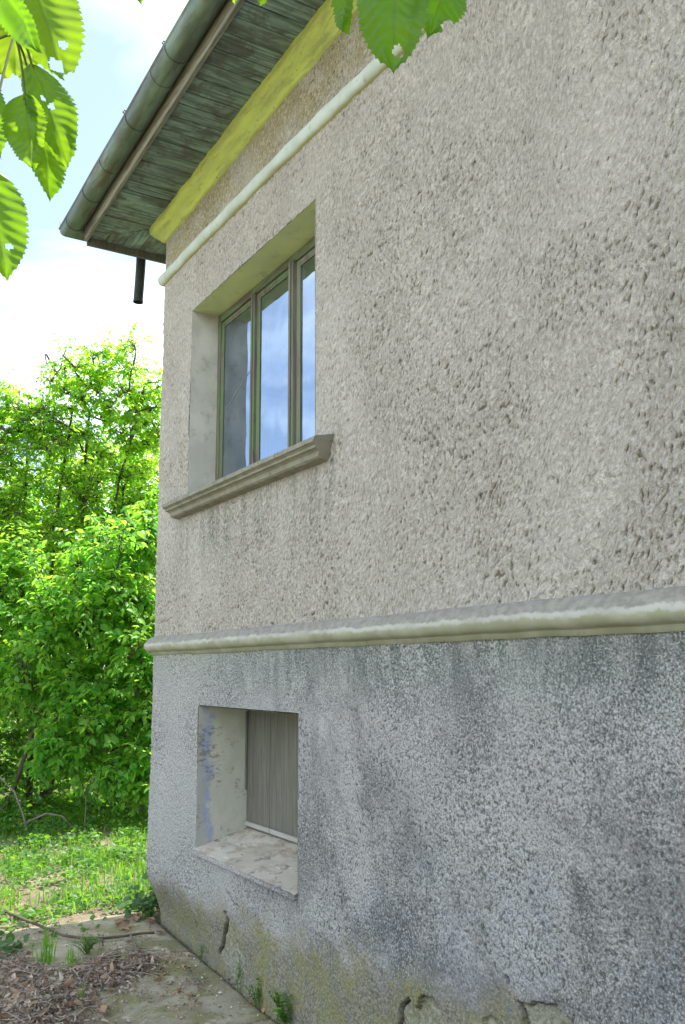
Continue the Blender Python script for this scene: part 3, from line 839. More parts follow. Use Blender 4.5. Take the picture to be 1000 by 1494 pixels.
# frame, mullions, sashes, panes
FY = .178; ZB, ZT_ = 2.612, WZ1-.006
fx0, fx1 = WX0+.006, WX1-.006
for x0, x1, z0, z1, mt in ((fx0, fx0+.036, ZB, ZT_, 'frame'), (fx1-.036, fx1, ZB, ZT_, 'frame'), (fx0+.037, fx1-.037, ZT_-.05, ZT_, 'frameh'), (fx0+.037, fx1-.037, ZB, ZB+.04, 'frameh')):
    m = MB(); m.box(x0, x1, FY, FY+.06, z0, z1, .004); m.build('frame', M_[mt], win)
MX = (1.115, 1.615)
for k, mx_ in enumerate(MX):
    m = MB()
    m.box(mx_-.022, mx_+.022, FY-.010 - .006*k, FY+.06, ZB+.041, ZT_-.051, .005)
    m.box(mx_-.009, mx_+.009, FY-.018 - .008*k, FY-.0105 - .006*k, ZB+.042, ZT_-.052, .003)
    m.build('mullion', M_['frame'] if k == 0 else M_['greywood'], win)
bays = [(fx0+.038, MX[0]-.023), (MX[0]+.023, MX[1]-.023), (MX[1]+.023, fx1-.038)]
for k, (a, b_) in enumerate(bays):
    mt = M_['greywood'] if k == 2 else M_['frame']
    mh = M_['greywood'] if k == 2 else M_['frameh']
    w = .031; z0, z1 = ZB+.044, ZT_-.054
    y0, y1 = FY+.008, FY+.048
    sash = MB()
    sash.box(a+.001, a+w, y0, y1, z0, z1, .004); sash.box(b_-w, b_-.001, y0, y1, z0, z1, .004)
    sash.box(a+w+.0005, b_-w-.0005, y0+.001, y1-.001, z1-w, z1-.001, .004); sash.box(a+w+.0005, b_-w-.0005, y0+.001, y1-.001, z0+.001, z0+w+.01, .004)
    # putty bead
    sash.box(a+w+.0005, a+w+.009, y0+.003, y0+.007, z0+w, z1-w); sash.box(b_-w-.009, b_-w-.0005, y0+.003, y0+.007, z0+w, z1-w)
    sash.box(a+w+.009, b_-w-.009, y0+.003, y0+.007, z1-w-.009, z1-w-.0005)
    so = sash.build('sash', mt, win)
    nu, nv = 14, 30
    wv = wavy_panel('pane', M_['glass'], (a+w-.002, y0+.008, z0+w), (b_-a-2*w+.004, 0, 0), (0, 0, z1-z0-2*w), nu, nv, .00035, 300+k, win)
    if k == 0:
        tag(wv, 'left pane with a long thin diagonal crack')
    if k == 2: so['label'] = 'right sash of bare grey wood'
m = MB(); cz = 3.20
m.tube([(fx0+.095, FY+.0145, cz-.03), (fx0+.2, FY+.0145, cz+.0), (fx0+.33, FY+.0145, cz+.06), (fx0+.46, FY+.0145, cz+.115)], .0016, 5)
m.build('crack', M_['lath'], win)
# inner casement behind the outer one, and a pale net curtain
m = MB()
for a, b_ in bays:
    for x0, x1 in ((a+.02, a+.07), (b_-.07, b_-.02)): m.box(x0, x1, .40, .44, ZB+.06, ZT_-.07)
m.build('inner_sash', M_['greywood'], win)
cu = np.linspace(MX[0]+.06, MX[1]-.06, 60)
V = []
for z in (ZB+.1, ZT_-.1): V += [(x, .52+.012*math.sin(x*90)+.01*math.sin(x*37), z) for x in cu]
F = [(i, i+1, 61+i, 60+i) for i in range(59)]
m = MB(); m.add(V, F); m.build('curtain', mat_simple('net_curtain', (0.75, 0.75, 0.74), (0.66, 0.66, 0.67), 3), win, smooth=True, fix=False)

# cellar window: plastered niche, hatch board, laths
cel = empty('cellar_window'); cel.parent = house
ND = .30
pz1, pzb0 = 1.320, .668            # board top / bottom
o_ = .004
wavy_panel('niche_jamb', M_['niche'], (CX0+o_, -.002, CZ0-.002), (.006, ND+.03, 0), (0, 0, CZ1-CZ0+.002), 40, 90, .0022, 401, cel)
wavy_panel('niche_jamb', M_['niche'], (CX1-o_, ND+.028, CZ0-.002), (.0, -ND-.03, 0), (0, 0, CZ1-CZ0+.002), 40, 90, .0022, 402, cel)
wavy_panel('niche_head', M_['lintel'], (CX0, ND+.028, pz1-.004), (CX1-CX0, 0, 0), (0, -ND-.03, CZ1-pz1), 60, 20, .002, 403, cel)
wavy_panel('niche_sill', M_['niche_sill'], (CX0-.002, -.022, CZ0-.004), (CX1-CX0+.004, 0, 0), (0, ND+.05, pzb0-CZ0), 110, 40, .004, 404, cel)
m = MB(); m.box(CX0-.01, CX1+.0, -.026, .0, CZ0-.028, CZ0-.006, .004); m.build('sill_edge', M_['plinth'], cel)
m = MB(); bx = CX0+.012
for wd in (.30, .335, .34, .235):
    m2 = MB(); m2.box(bx, bx+wd-.003, ND+random.uniform(0, .003), ND+.02, pzb0-.05, pz1+.03, .002)
    m2.build('board', M_['board'], cel); bx += wd
m = MB(); m.box(CX0+.0105, CX0+.026, ND-.012, ND-.001, pzb0+.20, pz1-.01, .002); m.build('edge_strip', M_['board'], cel)
for x0, x1 in ((CX0+.03, CX0+.335), (CX0+.345, CX0+.72)):
    m = MB(); m.box(x0, x1, ND-.016, ND-.0015, pzb0+.004, pzb0+.028, .002); m.build('lath', M_['lath'], cel)

# ------------------------------------------------------------------ ground
def ground_h(X, Y):
    near = np.exp(-((X-0)**2+(Y)**2)/60.0)
    h = fbm(X/.9, Y/.9, 501, 4)*.022 + fbm(X/.18, Y/.18, 502, 2)*.007
    h = h*near
    apron = sstep(-.98, -.72, Y)*sstep(.25, .05, Y)*sstep(-.45, .02, X+.12*perlin(Y*4, X*4, 508))        # dips below the slabs
    h = h + .012 - apron*.055
    h = h + .05*sstep(-1.0, -3.0, X)*near
    h = h + .10*sstep(-3, -9, X)
    inside = (X > .0) & (Y > .12)
    return np.where(inside, -.2, h)
gx = np.concatenate([[-400, -150, -70, -40, -25, -18, -14, -11, -9, -7.6], np.arange(-6.6, 3.0, .035), [3.2, 3.6, 4.2, 5, 6, 8, 12, 20, 40, 80, 200, 400]])
gy = np.concatenate([[-400, -150, -60, -30, -16, -10, -7, -5, -4, -3.2, -2.6], np.arange(-2.2, 2.6, .035), [2.8, 3.2, 4, 5, 7, 10, 15, 25, 50, 120, 400]])
X, Y = np.meshgrid(gx, gy)
Z = ground_h(X, Y)
idx = np.arange(X.size).reshape(X.shape)
q = np.stack([idx[:-1, :-1], idx[:-1, 1:], idx[1:, 1:], idx[1:, :-1]], -1).reshape(-1, 4)
g = link('ground', mesh_np('ground', np.stack([X, Y, Z], -1).reshape(-1, 3), q, M_['ground'])); tag(g, kind='structure')
def gz(x, y): return float(ground_h(np.array([x]), np.array([y]))[0])

apron = empty('pavement'); tag(apron, kind='structure')
jx = [-.28, .66, 1.79, 2.86, 3.95, 5.0]
for i in range(len(jx)-1):
    x0, x1 = jx[i]+.006, jx[i+1]-.006
    nx, ny = 40, 36
    xs = np.linspace(x0, x1, nx); ys = np.linspace(-.90, -.012, ny)
    X, Y = np.meshgrid(xs, ys)
    ex = np.minimum(np.minimum(X-x0, x1-X), np.minimum(Y+.90, -.012-Y))
    Xj = X + fbm(Y/.07, X*0+i, 520+i, 2)*.008*(ex < .02)
    Yj = Y + fbm(X/.07, Y*0+i, 540+i, 2)*.010*(ex < .02)
    lead = np.clip(1-X/.7, 0, 1)
    Yj = Yj + (.10*np.clip(1-X/1.7, 0, 1)**1.0)*np.clip((Y+.3)/.29, 0, 1)     # follows the worn foot of the wall
    Z = fbm(X/.25, Y/.25, 505, 3)*.006 + .002*(i % 2) - .012*(1-sstep(0, .02, ex)) + .010*(Y)*-.2
    P = np.stack([Xj, Yj, Z], -1).reshape(-1, 3)
    idx = np.arange(nx*ny).reshape(ny, nx)
    q = [np.stack([idx[:-1, :-1], idx[:-1, 1:], idx[1:, 1:], idx[1:, :-1]], -1).reshape(-1, 4)]
    ring = np.concatenate([idx[0, :-1], idx[:-1, -1], idx[-1, :0:-1], idx[:0:-1, 0]])
    lo = P[ring].copy(); lo[:, 2] = -.09; n = len(ring); a = np.arange(n); b_ = (a+1) % n
    q.append(np.stack([ring[a], len(P)+a, len(P)+b_, ring[b_]], -1))
    link('slab', mesh_np('slab', np.concatenate([P, lo]), q, M_['slab']), apron)

# ------------------------------------------------------------------ leaves and plants
LT = np.array([(0, 0, 0), (.30, .5, .10), (.52, 0, -.02), (.30, -.5, .10), (.70, .36, .05), (.70, -.36, .05), (1, 0, -.16)], float)
LF = np.array([(0, 3, 2), (0, 2, 1), (2, 3, 5), (2, 4, 1), (2, 5, 6), (2, 6, 4)], np.int32)
IT = np.array([(0, 0, 0), (.12, .5, .06), (.5, .34, .04), (.45, 0, -.02), (.12, -.5, .06), (.5, -.34, .04), (1, 0, -.06), (.62, .40, 0), (.62, -.40, 0)], float)
IF = np.array([(0, 3, 1), (1, 3, 2), (0, 4, 3), (4, 5, 3), (2, 3, 7), (3, 6, 7), (3, 5, 8), (3, 8, 6)], np.int32)
def norm(a): return a/np.maximum(np.linalg.norm(a, axis=-1, keepdims=True), 1e-9)
def leaf_mesh(name, pos, axis, nrm, length, ratio, mat, T=LT, TF=LF, var=None, curl=0.0):
    n = len(pos); axis = norm(axis)
    side = norm(np.cross(nrm, axis)); nn = np.cross(axis, side)
    length = np.broadcast_to(length, (n,)); ratio = np.broadcast_to(ratio, (n,))
    P = pos[:, None, :] + length[:, None, None]*(T[None, :, 0, None]*axis[:, None, :] + (T[None, :, 1, None]*ratio[:, None, None])*side[:, None, :]
        + (T[None, :, 2, None] - curl*(T[None, :, 0, None]**2))*nn[:, None, :])
    F = (TF[None]+(np.arange(n)*len(T))[:, None, None]).reshape(-1, 3)
    var = rng.random(n) if var is None else var
    return mesh_np(name, P.reshape(-1, 3), F, mat, False, {'var': np.repeat(var, len(T))})

def curve(a, b, sag=0.0, n=5, bend=(0, 0, 0)):
    a = np.array(a, float); b = np.array(b, float); t = np.linspace(0, 1, n)[:, None]
    return a+(b-a)*t + (np.array(bend)*np.sin(t*np.pi)) + np.array([0, 0, 1.0])*sag*np.sin(t*np.pi)

def shrub(name, label, group, base, stems, blobs, n_twig, leaf_len, mat, leaves_per=9, stem_r=.035, cat='shrub', droop=.35, bark='bark', twig_len=.45, ratio=.58, shell=.45):
    root = empty(name, (0, 0, 0)); tag(root, label, cat, group)
    wood = MB()
    bx, by, bz = base
    nodes = []
    for (dx, dy, tz, r) in stems:                       # stem: offset at its top, top height, radius
        b0 = np.array([bx+rng.normal(0, .08), by+rng.normal(0, .08), bz-.05])
        t0 = np.array([bx+dx, by+dy, tz])
        c = curve(b0, t0, 0, 9, (rng.normal(0, .12), rng.normal(0, .12), 0))
        c[1:-1] += rng.normal(0, .025, (7, 3))
        wood.tube(c, list(np.linspace(r, r*.35, 9)), 7)
        nodes += [p for p in c[3:]]
    nodes = np.array(nodes)
    cents = np.array([b_[0] for b_ in blobs], float); rads = np.array([b_[1] for b_ in blobs], float)
    wts = np.array([b_[2] if len(b_) > 2 else np.prod(b_[1])**(2/3) for b_ in blobs], float); wts /= wts.sum()
    # limbs reaching into every blob
    for c0, r_ in zip(cents, rads):
        for k in range(7):
            tgt = c0 + norm(rng.normal(0, 1, 3))*r_*rng.uniform(.3, .75)
            low = nodes[nodes[:, 2] < tgt[2]+.1]
            if len(low) == 0: low = nodes
            s = low[np.argmin(np.linalg.norm(low-tgt, axis=1)*(1+.25*rng.random(len(low))))]
            c = curve(s, tgt, .12, 6, tuple(rng.normal(0, .06, 3)))
            wood.tube(c, list(np.linspace(stem_r*.4, stem_r*.14, 6)), 4)
            nodes = np.concatenate([nodes, c[2:]])
    LP, LA, LN, LL, LV = [], [], [], [], []
    which = rng.choice(len(blobs), n_twig, p=wts)
    for w in which:
        d = norm(rng.normal(0, 1, 3)); rr = rng.random()**shell
        tip = cents[w] + d*rads[w]*rr*(1+.18*rng.normal())
        if tip[2] < .12: tip[2] = .12+rng.random()*.2
        dist = np.linalg.norm(nodes-tip, axis=1) + .6*np.maximum(nodes[:, 2]-tip[2], 0)
        s = nodes[np.argmin(dist)]
        L = np.linalg.norm(tip-s)
        if L > twig_len*1.6:
            s2 = tip-(tip-s)/L*twig_len*1.4
            c0 = curve(s, s2, .05, 4); wood.tube(c0, [.006, .005, .0045, .004], 3, cap=False); s = s2
            if len(nodes) < 1500: nodes = np.concatenate([nodes, c0[1:]])
        c = curve(s, tip, .06, 5, tuple(rng.normal(0, .03, 3)))
        wood.tube(c, [.004, .0035, .003, .0022, .0012], 3, cap=False)
        nl = int(leaves_per*rng.uniform(.7, 1.3))
        t = np.linspace(.25, 1.02, nl)
        pp = np.stack([np.interp(t, np.linspace(0, 1, 5), c[:, k]) for k in range(3)], -1)
        ax = norm(tip-s)
        sd_ = norm(np.cross(ax, [0, 0, 1.0])+1e-6)
        sg = np.where(np.arange(nl) % 2 == 0, 1, -1)[:, None]
        A = norm(ax*.55 + sd_*sg*.8 + rng.normal(0, .28, (nl, 3)) + np.array([0, 0, -droop]))
        N = norm(np.array([0, 0, 1.0]) + rng.normal(0, .42, (nl, 3)) + .25*(d if True else 0))
        LP.append(pp + A*.01); LA.append(A); LN.append(N)
        LL.append(leaf_len*rng.uniform(.4, 1.25, nl)*np.interp(t, [.25, .7, 1.02], [.8, 1, .7])); LV.append(np.clip(rng.normal(.5, .32)+rng.normal(0, .25, nl), 0, 1))
    wood.build('trunk', M_[bark], root, smooth=True, fix=False)
    me = leaf_mesh('crown', np.concatenate(LP), np.concatenate(LA), np.concatenate(LN), np.concatenate(LL), ratio, M_[mat], var=np.concatenate(LV), curl=.08)
    tag(link('crown', me, root), kind='stuff')
    return root

G = 'shrubs and small trees beyond the house corner'
shrub('tall_shrub', 'tall many-stemmed shrub whose yellow-green top rises highest against the sky', G, (-4.9, .55, .1),
      [(-.45, -.35, 4.2, .035), (-.15, .1, 4.7, .04), (.05, .25, 4.6, .04), (.25, .75, 4.4, .035), (.0, .4, 4.1, .03)],
      [((-4.7, .95, 4.6), (.75, .75, .62)), ((-4.55, 1.0, 5.2), (.45, .48, .45)), ((-4.75, .5, 4.95), (.5, .5, .45)), ((-4.6, 1.4, 4.85), (.5, .45, .4)), ((-4.75, 1.45, 4.4), (.7, .65, .62)), ((-5.0, .25, 4.35), (.6, .6, .5)), ((-4.8, .7, 3.9), (.9, 1.0, .5)), ((-4.9, 1.7, 3.6), (.7, .6, .6)), ((-4.8, .9, 3.3), (.8, 1.1, .4)), ((-5.0, 1.3, 2.8), (.7, 1.0, .5)), ((-4.9, .2, 2.9), (.7, .8, .5))],
      2600, .080, 'leaf_sun', 8)
shrub('young_tree', 'small tree at the left edge with pale sunlit leaves and thin forked stems', G, (-5.2, -.35, .1),
      [(-.2, -.3, 3.9, .03), (.2, .1, 3.8, .03)],
      [((-5.3, -.45, 4.6), (.6, .6, .5)), ((-5.1, .0, 4.45), (.5, .5, .45)), ((-5.2, -.25, 3.75), (.75, .7, .5)), ((-5.4, -.1, 3.2), (.75, .7, .5)), ((-5.2, -.3, 2.5), (.6, .6, .5))], 1200, .08, 'leaf_sun', 9)
shrub('arching_shrub', 'broad bright green shrub arching down towards the house corner', G, (-3.75, .95, .1),
      [(-.2, -.3, 2.9, .03), (.2, .2, 3.0, .035), (.1, -.5, 2.6, .03), (-.3, .35, 2.9, .03)],
      [((-3.45, .95, 2.85), (.55, .6, .42)), ((-3.6, 1.35, 3.15), (.4, .4, .4), .2), ((-3.3, .55, 2.45), (.6, .65, .5)), ((-3.2, .85, 2.0), (.55, .65, .5)), ((-3.15, .75, 1.5), (.5, .6, .45)), ((-3.3, .2, 2.0), (.5, .55, .5)), ((-3.1, 1.15, 1.5), (.4, .45, .5)),
       ((-3.05, .80, .95), (.42, .5, .38)), ((-3.35, .35, 1.25), (.45, .45, .4)), ((-3.1, 1.25, .75), (.35, .4, .4)), ((-3.25, .25, .72), (.35, .35, .28), .25), ((-3.0, .9, .5), (.4, .5, .25), .25)],
      2400, .092, 'leaf_mid', 9, droop=.5, shell=.4)
shrub('leaning_shrub', 'leaning shrub with dark crooked stems and lit leaves at the left edge', G, (-4.3, -.15, .08),
      [(-.3, -.2, 2.4, .03), (.3, -.15, 2.5, .03), (.5, .25, 2.3, .028)],
      [((-4.0, -.25, 2.65), (.55, .5, .45)), ((-3.9, -.35, 2.1), (.55, .5, .5)), ((-3.75, -.1, 1.5), (.5, .45, .4)), ((-4.1, -.4, 1.3), (.45, .45, .4)), ((-4.2, .3, 1.9), (.5, .5, .6))],
      1100, .086, 'leaf_mid', 8, droop=.4)
shrub('shaded_bush', 'dark leafy bush in the shade low behind the house corner', G, (-4.2, 1.5, .08),
      [(.3, .1, 1.8, .03), (-.1, .3, 2.0, .03), (.1, -.4, 1.5, .025)],
      [((-3.9, 1.55, 1.2), (.65, .6, .95)), ((-4.2, 1.0, .7), (.6, .7, .6)), ((-3.95, 1.9, 2.3), (.5, .5, .7)), ((-4.4, 1.7, 2.9), (.6, .6, .6)), ((-4.6, .6, .8), (.6, .7, .7)), ((-5.0, .0, .8), (.6, .7, .7)), ((-4.6, -.6, .6), (.5, .5, .5))],
      1300, .08, 'leaf_dark', 9)
shrub('back_tree', 'tree farther back with a dense sunlit green crown between the shrubs', G, (-7.6, 1.4, .1),
      [(-.3, .3, 4.2, .06), (.3, -.2, 4.1, .05), (.2, .8, 4.2, .05)],
      [((-7.4, 1.5, 4.4), (1.0, 1.1, .8)), ((-7.2, .7, 3.6), (1.0, 1.0, .9)), ((-7.3, 2.3, 3.8), (1.0, 1.0, .9)), ((-7.3, 1.4, 2.4), (1.1, 1.3, 1.0)), ((-7.6, 2.6, 4.7), (.8, .8, .7))],
      1700, .105, 'leaf_sun', 9, twig_len=.6)
shrub('back_shrub', 'loose shrub far behind at the left edge, half hidden by nearer stems', G, (-7.5, -.4, .1),
      [(-.2, .2, 3.2, .04), (.3, -.2, 3.1, .04)],
      [((-7.4, -.3, 3.6), (.9, .9, .9)), ((-7.2, .2, 2.4), (.9, .9, .9)), ((-7.2, -.6, 1.8), (.8, .9, .8)), ((-7.3, .6, 1.2), (.9, .9, .7))],
      1100, .10, 'leaf_mid', 8, twig_len=.6)

P = np.stack([rng.uniform(-9, -3.0, 12000), rng.uniform(-1.8, 3.2, 12000), rng.random(12000)**1.3], -1)
P = P[sstep(-2.9, -3.6, P[:, 0] + .35*perlin(P[:, 0]*2, P[:, 1]*2, 655) - .25*(P[:, 1]-.4)) > rng.random(len(P))]
P[:, 2] = ground_h(P[:, 0], P[:, 1]) + .02 + P[:, 2]*(.26+.5*sstep(-3.4, -5.0, P[:, 0]))*(.8+.5*perlin(P[:, 0]*1.4, P[:, 1]*1.4, 656))
ug = leaf_mesh('undergrowth', P, rng.normal(0, 1, (len(P), 3))*np.array([1, 1, .5])+np.array([0, 0, -.2]), norm(rng.normal(0, .45, (len(P), 3))+np.array([0.1, -.1, 1.0])), rng.uniform(.045, .09, len(P)), .62, M_['leaf_dark'])
tag(link('undergrowth', ug), kind='stuff')

# hanging spray in front of the dark hollow
sp = empty('drooping_spray', (0, 0, 0)); tag(sp, 'thin sapling with a bright leafy top in front of the dark hollow', 'sapling')
m = MB(); base = np.array([-2.95, .42, .04])
st = [curve(base, base+np.array([-.01, .01, .38]), 0, 5, (.008, .006, 0)), curve(base+np.array([-.01, .01, .36]), base+np.array([.06, .16, .62]), .05, 5), curve(base+np.array([-.01, .01, .36]), base+np.array([-.02, -.08, .46]), .03, 4),
      curve(base+np.array([.0, .05, .5]), base+np.array([.05, .24, .44]), .05, 4)]
for c in st: m.tube(c, list(np.linspace(.006, .003, len(c))), 5)
m.build('stem', M_['twig'], sp, smooth=True)
tips = [st[1][2], st[1][3], st[1][4], st[2][-1], st[3][-1], st[2][-2], st[3][-2]]
P, A, N = [], [], []
for t in tips:
    for k in range(6):
        P.append(t+rng.normal(0, .03, 3)); A.append(rng.normal(0, .6, 3)+np.array([.35, -.1, -.5])); N.append(np.array([.3, -.3, 1])+rng.normal(0, .3, 3))
link('leaves', leaf_mesh('leaves', np.array(P), np.array(A), norm(np.array(N)), rng.uniform(.06, .095, len(P)), .62, M_['leaf_mid'], curl=.1), sp)

# far wood closing the view
P = np.stack([rng.uniform(-17, -11, 9000), rng.uniform(-9, 13, 9000), rng.random(9000)**.8*4.6], -1)
P[:, 2] += .5*np.sin(P[:, 1]*1.3)*P[:, 2]/4.6
wd = leaf_mesh('woods', P, rng.normal(0, 1, (9000, 3))+np.array([0, 0, -.4]), norm(rng.normal(0, .5, (9000, 3))+np.array([0, 0, 1.0])), rng.uniform(.26, .42, 9000), .6, M_['leaf_dark'])
tag(link('woods', wd), kind='stuff')

# grass, ground cover and litter
def on_ground(x, y, dz=0): return np.stack([x, y, ground_h(x, y)+dz], -1)
def grass_patch(name, n, fx, fy, dens, hmin, hmax, mat):
    x = fx(n); y = fy(n)
    k = (dens(x, y) > rng.random(n)) & ~((x > -.08) & (y > -.02)); x = x[k]; y = y[k]; n = len(x)
    b0 = on_ground(x, y, -.01)
    ang = rng.uniform(0, 2*np.pi, n); lean = rng.uniform(.1, .9, n); h = rng.uniform(hmin, hmax, n)
    d = np.stack([np.cos(ang), np.sin(ang), np.zeros(n)], -1); s = np.stack([-np.sin(ang), np.cos(ang), np.zeros(n)], -1)
    w = rng.uniform(.0018, .0045, n)[:, None]
    mid = b0 + d*(h*lean*.3)[:, None] + np.array([0, 0, 1.0])*(h*.62)[:, None]
    tip = b0 + d*(h*lean)[:, None] + np.array([0, 0, 1.0])*(h*(1-.25*lean))[:, None]
    V = np.stack([b0-s*w, b0+s*w, mid+s*w*.8, mid-s*w*.8, tip], 1).reshape(-1, 3)
    o = np.arange(n)[:, None]*5
    o_ = link(name, mesh_np(name, V, [o+np.array([[0, 1, 2, 3]]), o+np.array([[3, 2, 4]])], M_[mat], True, {'var': np.repeat(rng.random(n), 5)}))
    return tag(o_, kind='stuff')
grass_patch('grass', 60000, lambda n: rng.uniform(-5.5, .1, n), lambda n: rng.uniform(-1.8, 2.4, n),
            lambda x, y: sstep(-.25, -.9, x+.35*perlin(x*3, y*3, 601))*sstep(-.45, .55, fbm(x*1.9, y*1.9, 602, 3)), .03, .13, 'grass')
n = 32000
x = rng.uniform(-5, .3, n); y = rng.uniform(-1.9, 2.4, n)
k = (sstep(.15, -.5, x - .45*sstep(-.75, -.15, y)*sstep(.0, -.1, y) + .35*perlin(x*3, y*3, 611))*sstep(-.45, .45, fbm(x*2.6, y*2.6, 612, 3)) > rng.random(n)) & ~((x > -.1) & (y > -.1)); x = x[k]; y = y[k]; n = len(x)
P = on_ground(x, y, 0); P[:, 2] += rng.uniform(.01, .10, n)*sstep(-.3, -1.2, x) + rng.uniform(.004, .03, n)
gc = leaf_mesh('ground_cover', P, rng.normal(0, 1, (n, 3))*np.array([1, 1, .35]), norm(rng.normal(0, .35, (n, 3))+np.array([0.1, -.1, 1.0])), rng.uniform(.022, .055, n), .75, M_['weed'])
tag(link('ground_cover', gc), kind='stuff')

# ivy at the foot of the corner
def ivy(name, label, pos_list, lens):
    root = empty(name, (0, 0, 0)); tag(root, label, 'ivy', 'ivy on the ground')
    P = np.array(pos_list); n = len(P)
    m = MB()
    order = np.argsort(P[:, 0]+P[:, 2]*.4)
    for a, b_ in zip(order[:-1:3], order[1::3]):
        if np.linalg.norm(P[a]-P[b_]) < .25: m.tube(curve(P[a]-[0, 0, .012], P[b_]-[0, 0, .012], -.005, 4), .0022, 4, cap=False)
    tag(m.build('stem', M_['twig'], root, fix=False), kind='stuff')
    ax = rng.normal(0, 1, (n, 3))*np.array([1, 1, .4]) + np.array([.2, -.3, -.35])
    link('leaves', leaf_mesh('leaves', P, ax, norm(rng.normal(0, .35, (n, 3))+np.array([.35, -.35, .9])), lens, .95, M_['ivy'], IT, IF), root)
pl = []
for k in range(330):
    t = rng.random()
    x = -.06-abs(rng.normal(0, .16)); y = rng.uniform(-.05, .75)
    z = max(gz(x, y), 0)+.02+abs(rng.normal(0, .09))*(1 if x > -.25 else .4)
    pl.append((x, y, z))
for k in range(60):
    pl.append((-.035-abs(rng.normal(0, .03)), rng.uniform(.03, .25), rng.uniform(.1, .62)))
ivy('ivy', 'ivy creeping up the foot of the wall at the house corner', pl, rng.uniform(.035, .065, len(pl)))
pl = []
for k in range(70):
    x = .12+rng.normal(0, .12); y = -.93+rng.normal(0, .10)
    pl.append((x, y, max(gz(x, y), 0)+.015+abs(rng.normal(0, .03))))
ivy('ivy', 'small dark ivy clump on the bare soil at the left edge', pl, rng.uniform(.035, .06, len(pl)))

# weeds: stems with leaves
def weed(label, x, y, n_stem, h, spread_, leaf, mat='weed', cat='weed', ratio=.42, z0=None):
    root = empty('weed', (0, 0, 0)); tag(root, label, cat, 'weeds along the foot of the wall')
    z = max(gz(x, y), 0) if z0 is None else z0
    m = MB(); P, A, N, L = [], [], [], []
    for k in range(n_stem):
        a = rng.uniform(0, 2*np.pi); s = rng.uniform(.2, 1)*spread_
        tip = np.array([x+math.cos(a)*s, y+math.sin(a)*s - .3*abs(math.sin(a))*s, z+h*rng.uniform(.55, 1)])
        c = curve((x+rng.normal(0, .01), y-abs(rng.normal(0, .008)), z-.01), tip, .02, 5)
        m.tube(c, [.0022, .002, .0018, .0014, .0008], 4, cap=False)
        nl = rng.integers(5, 9)
        for t in np.linspace(.25, 1, nl):
            p = np.array([np.interp(t, np.linspace(0, 1, 5), c[:, q]) for q in range(3)])
            for sg in (1, -1):
                P.append(p); dd = norm(tip-c[0]); sd_ = norm(np.cross(dd, [0, 0, 1]))
                A.append(dd*.4+sd_*sg+rng.normal(0, .25, 3)); N.append(norm(np.array([0, -.2, 1])+rng.normal(0, .3, 3))); L.append(leaf*rng.uniform(.6, 1.1)*(1.15-.5*t))
    m.build('stem', M_['stalk'], root, fix=False)
    link('leaves', leaf_mesh('leaves', np.array(P), np.array(A), np.array(N), np.array(L), ratio, M_[mat], curl=.15), root)
weed('bright green weed growing from the joint at the wall foot, above the slab joint', 1.66, -.015, 6, .15, .06, .032)
weed('largest bright green weed at the wall foot by the bottom edge', 1.96, -.02, 9, .20, .09, .04)
weed('tiny weed sprig low on the wall beneath the mossy patch', 2.28, -.015, 3, .10, .04, .028, z0=.02)
weed('slender weed under the broken plaster of the wall foot', 1.43, .0, 3, .13, .03, .022)
weed('thin pale grass-like weed at the foot of the mossy corner', .92, .015, 3, .11, .03, .025, ratio=.2)
# feathery clump and grass tuft on the apron
weed('feathery light green clump in the soil on the apron', .45, -.47, 16, .10, .09, .026, ratio=.5)
def tuft(label, x, y, n, h):
    root = empty('grass_tuft', (0, 0, 0)); tag(root, label, 'grass tuft', 'grass tufts on the apron')
    m = MB()
    for k in range(n):
        a = rng.uniform(0, 2*np.pi); l = rng.uniform(.1, .5)*h; hh = h*rng.uniform(.5, 1)
        b0 = np.array([x+rng.normal(0, .025), y+rng.normal(0, .025), max(gz(x, y), 0)-.005])
        tip = b0+np.array([math.cos(a)*l, math.sin(a)*l, hh])
        mid = b0+np.array([math.cos(a)*l*.3, math.sin(a)*l*.3, hh*.65]); s = np.array([-math.sin(a), math.cos(a), 0])*.0022
        m.add([b0-s, b0+s, mid+s, mid-s, tip], [(0, 1, 2, 3), (3, 2, 4)], rng.random())
    tag(m.build('blades', M_['grass'], root, fix=False), kind='stuff')
tuft('tall thin grass tuft standing on the apron at the left', .52, -.72, 34, .22)
tuft('short grass tuft between the litter heap and the green clump', .66, -.62, 26, .13)
tuft('single upright grass sprig beside the fallen stick on the apron', .72, -.38, 7, .12)
tuft('thin grass sprig beside the dry litter heap at the bottom edge', 1.24, -.72, 7, .13)

# leaf litter and dry heap
def litter(name, n, x, y, dz, lmin, lmax, mat, flat=.5, ratio=.5):
    P = np.stack([x, y, np.maximum(ground_h(x, y), np.where((x > -.42) & (y > -.9), .0, -1)) + dz], -1)
    me = leaf_mesh(name, P, rng.normal(0, 1, (n, 3))*np.array([1, 1, .25]), norm(rng.normal(0, flat, (n, 3))+np.array([0, 0, 1.0])), rng.uniform(lmin, lmax, n), ratio, M_[mat], curl=.25)
    return tag(link(name, me), kind='stuff')
n = 5200
x = rng.uniform(-1.7, 2.0, n); y = rng.uniform(-1.5, .12, n)
k = (sstep(-.25, .6, fbm(x*2.2, y*2.2, 701, 3)) > rng.random(n)) & (y < .1-.1*np.clip(1-x/1.7, 0, 1)); x = x[k]; y = y[k]
litter('leaf_litter', len(x), x, y, rng.uniform(.003, .012, len(x)), .008, .036, 'dead', .35)
n = 9000
x = rng.uniform(-1.6, 2.0, n); y = rng.uniform(-1.4, .1, n)
k = (sstep(-.5, .5, fbm(x*2.6+4, y*2.6, 731, 3)) > rng.random(n)) & (y < .08-.1*np.clip(1-x/1.7, 0, 1)); x = x[k]; y = y[k]
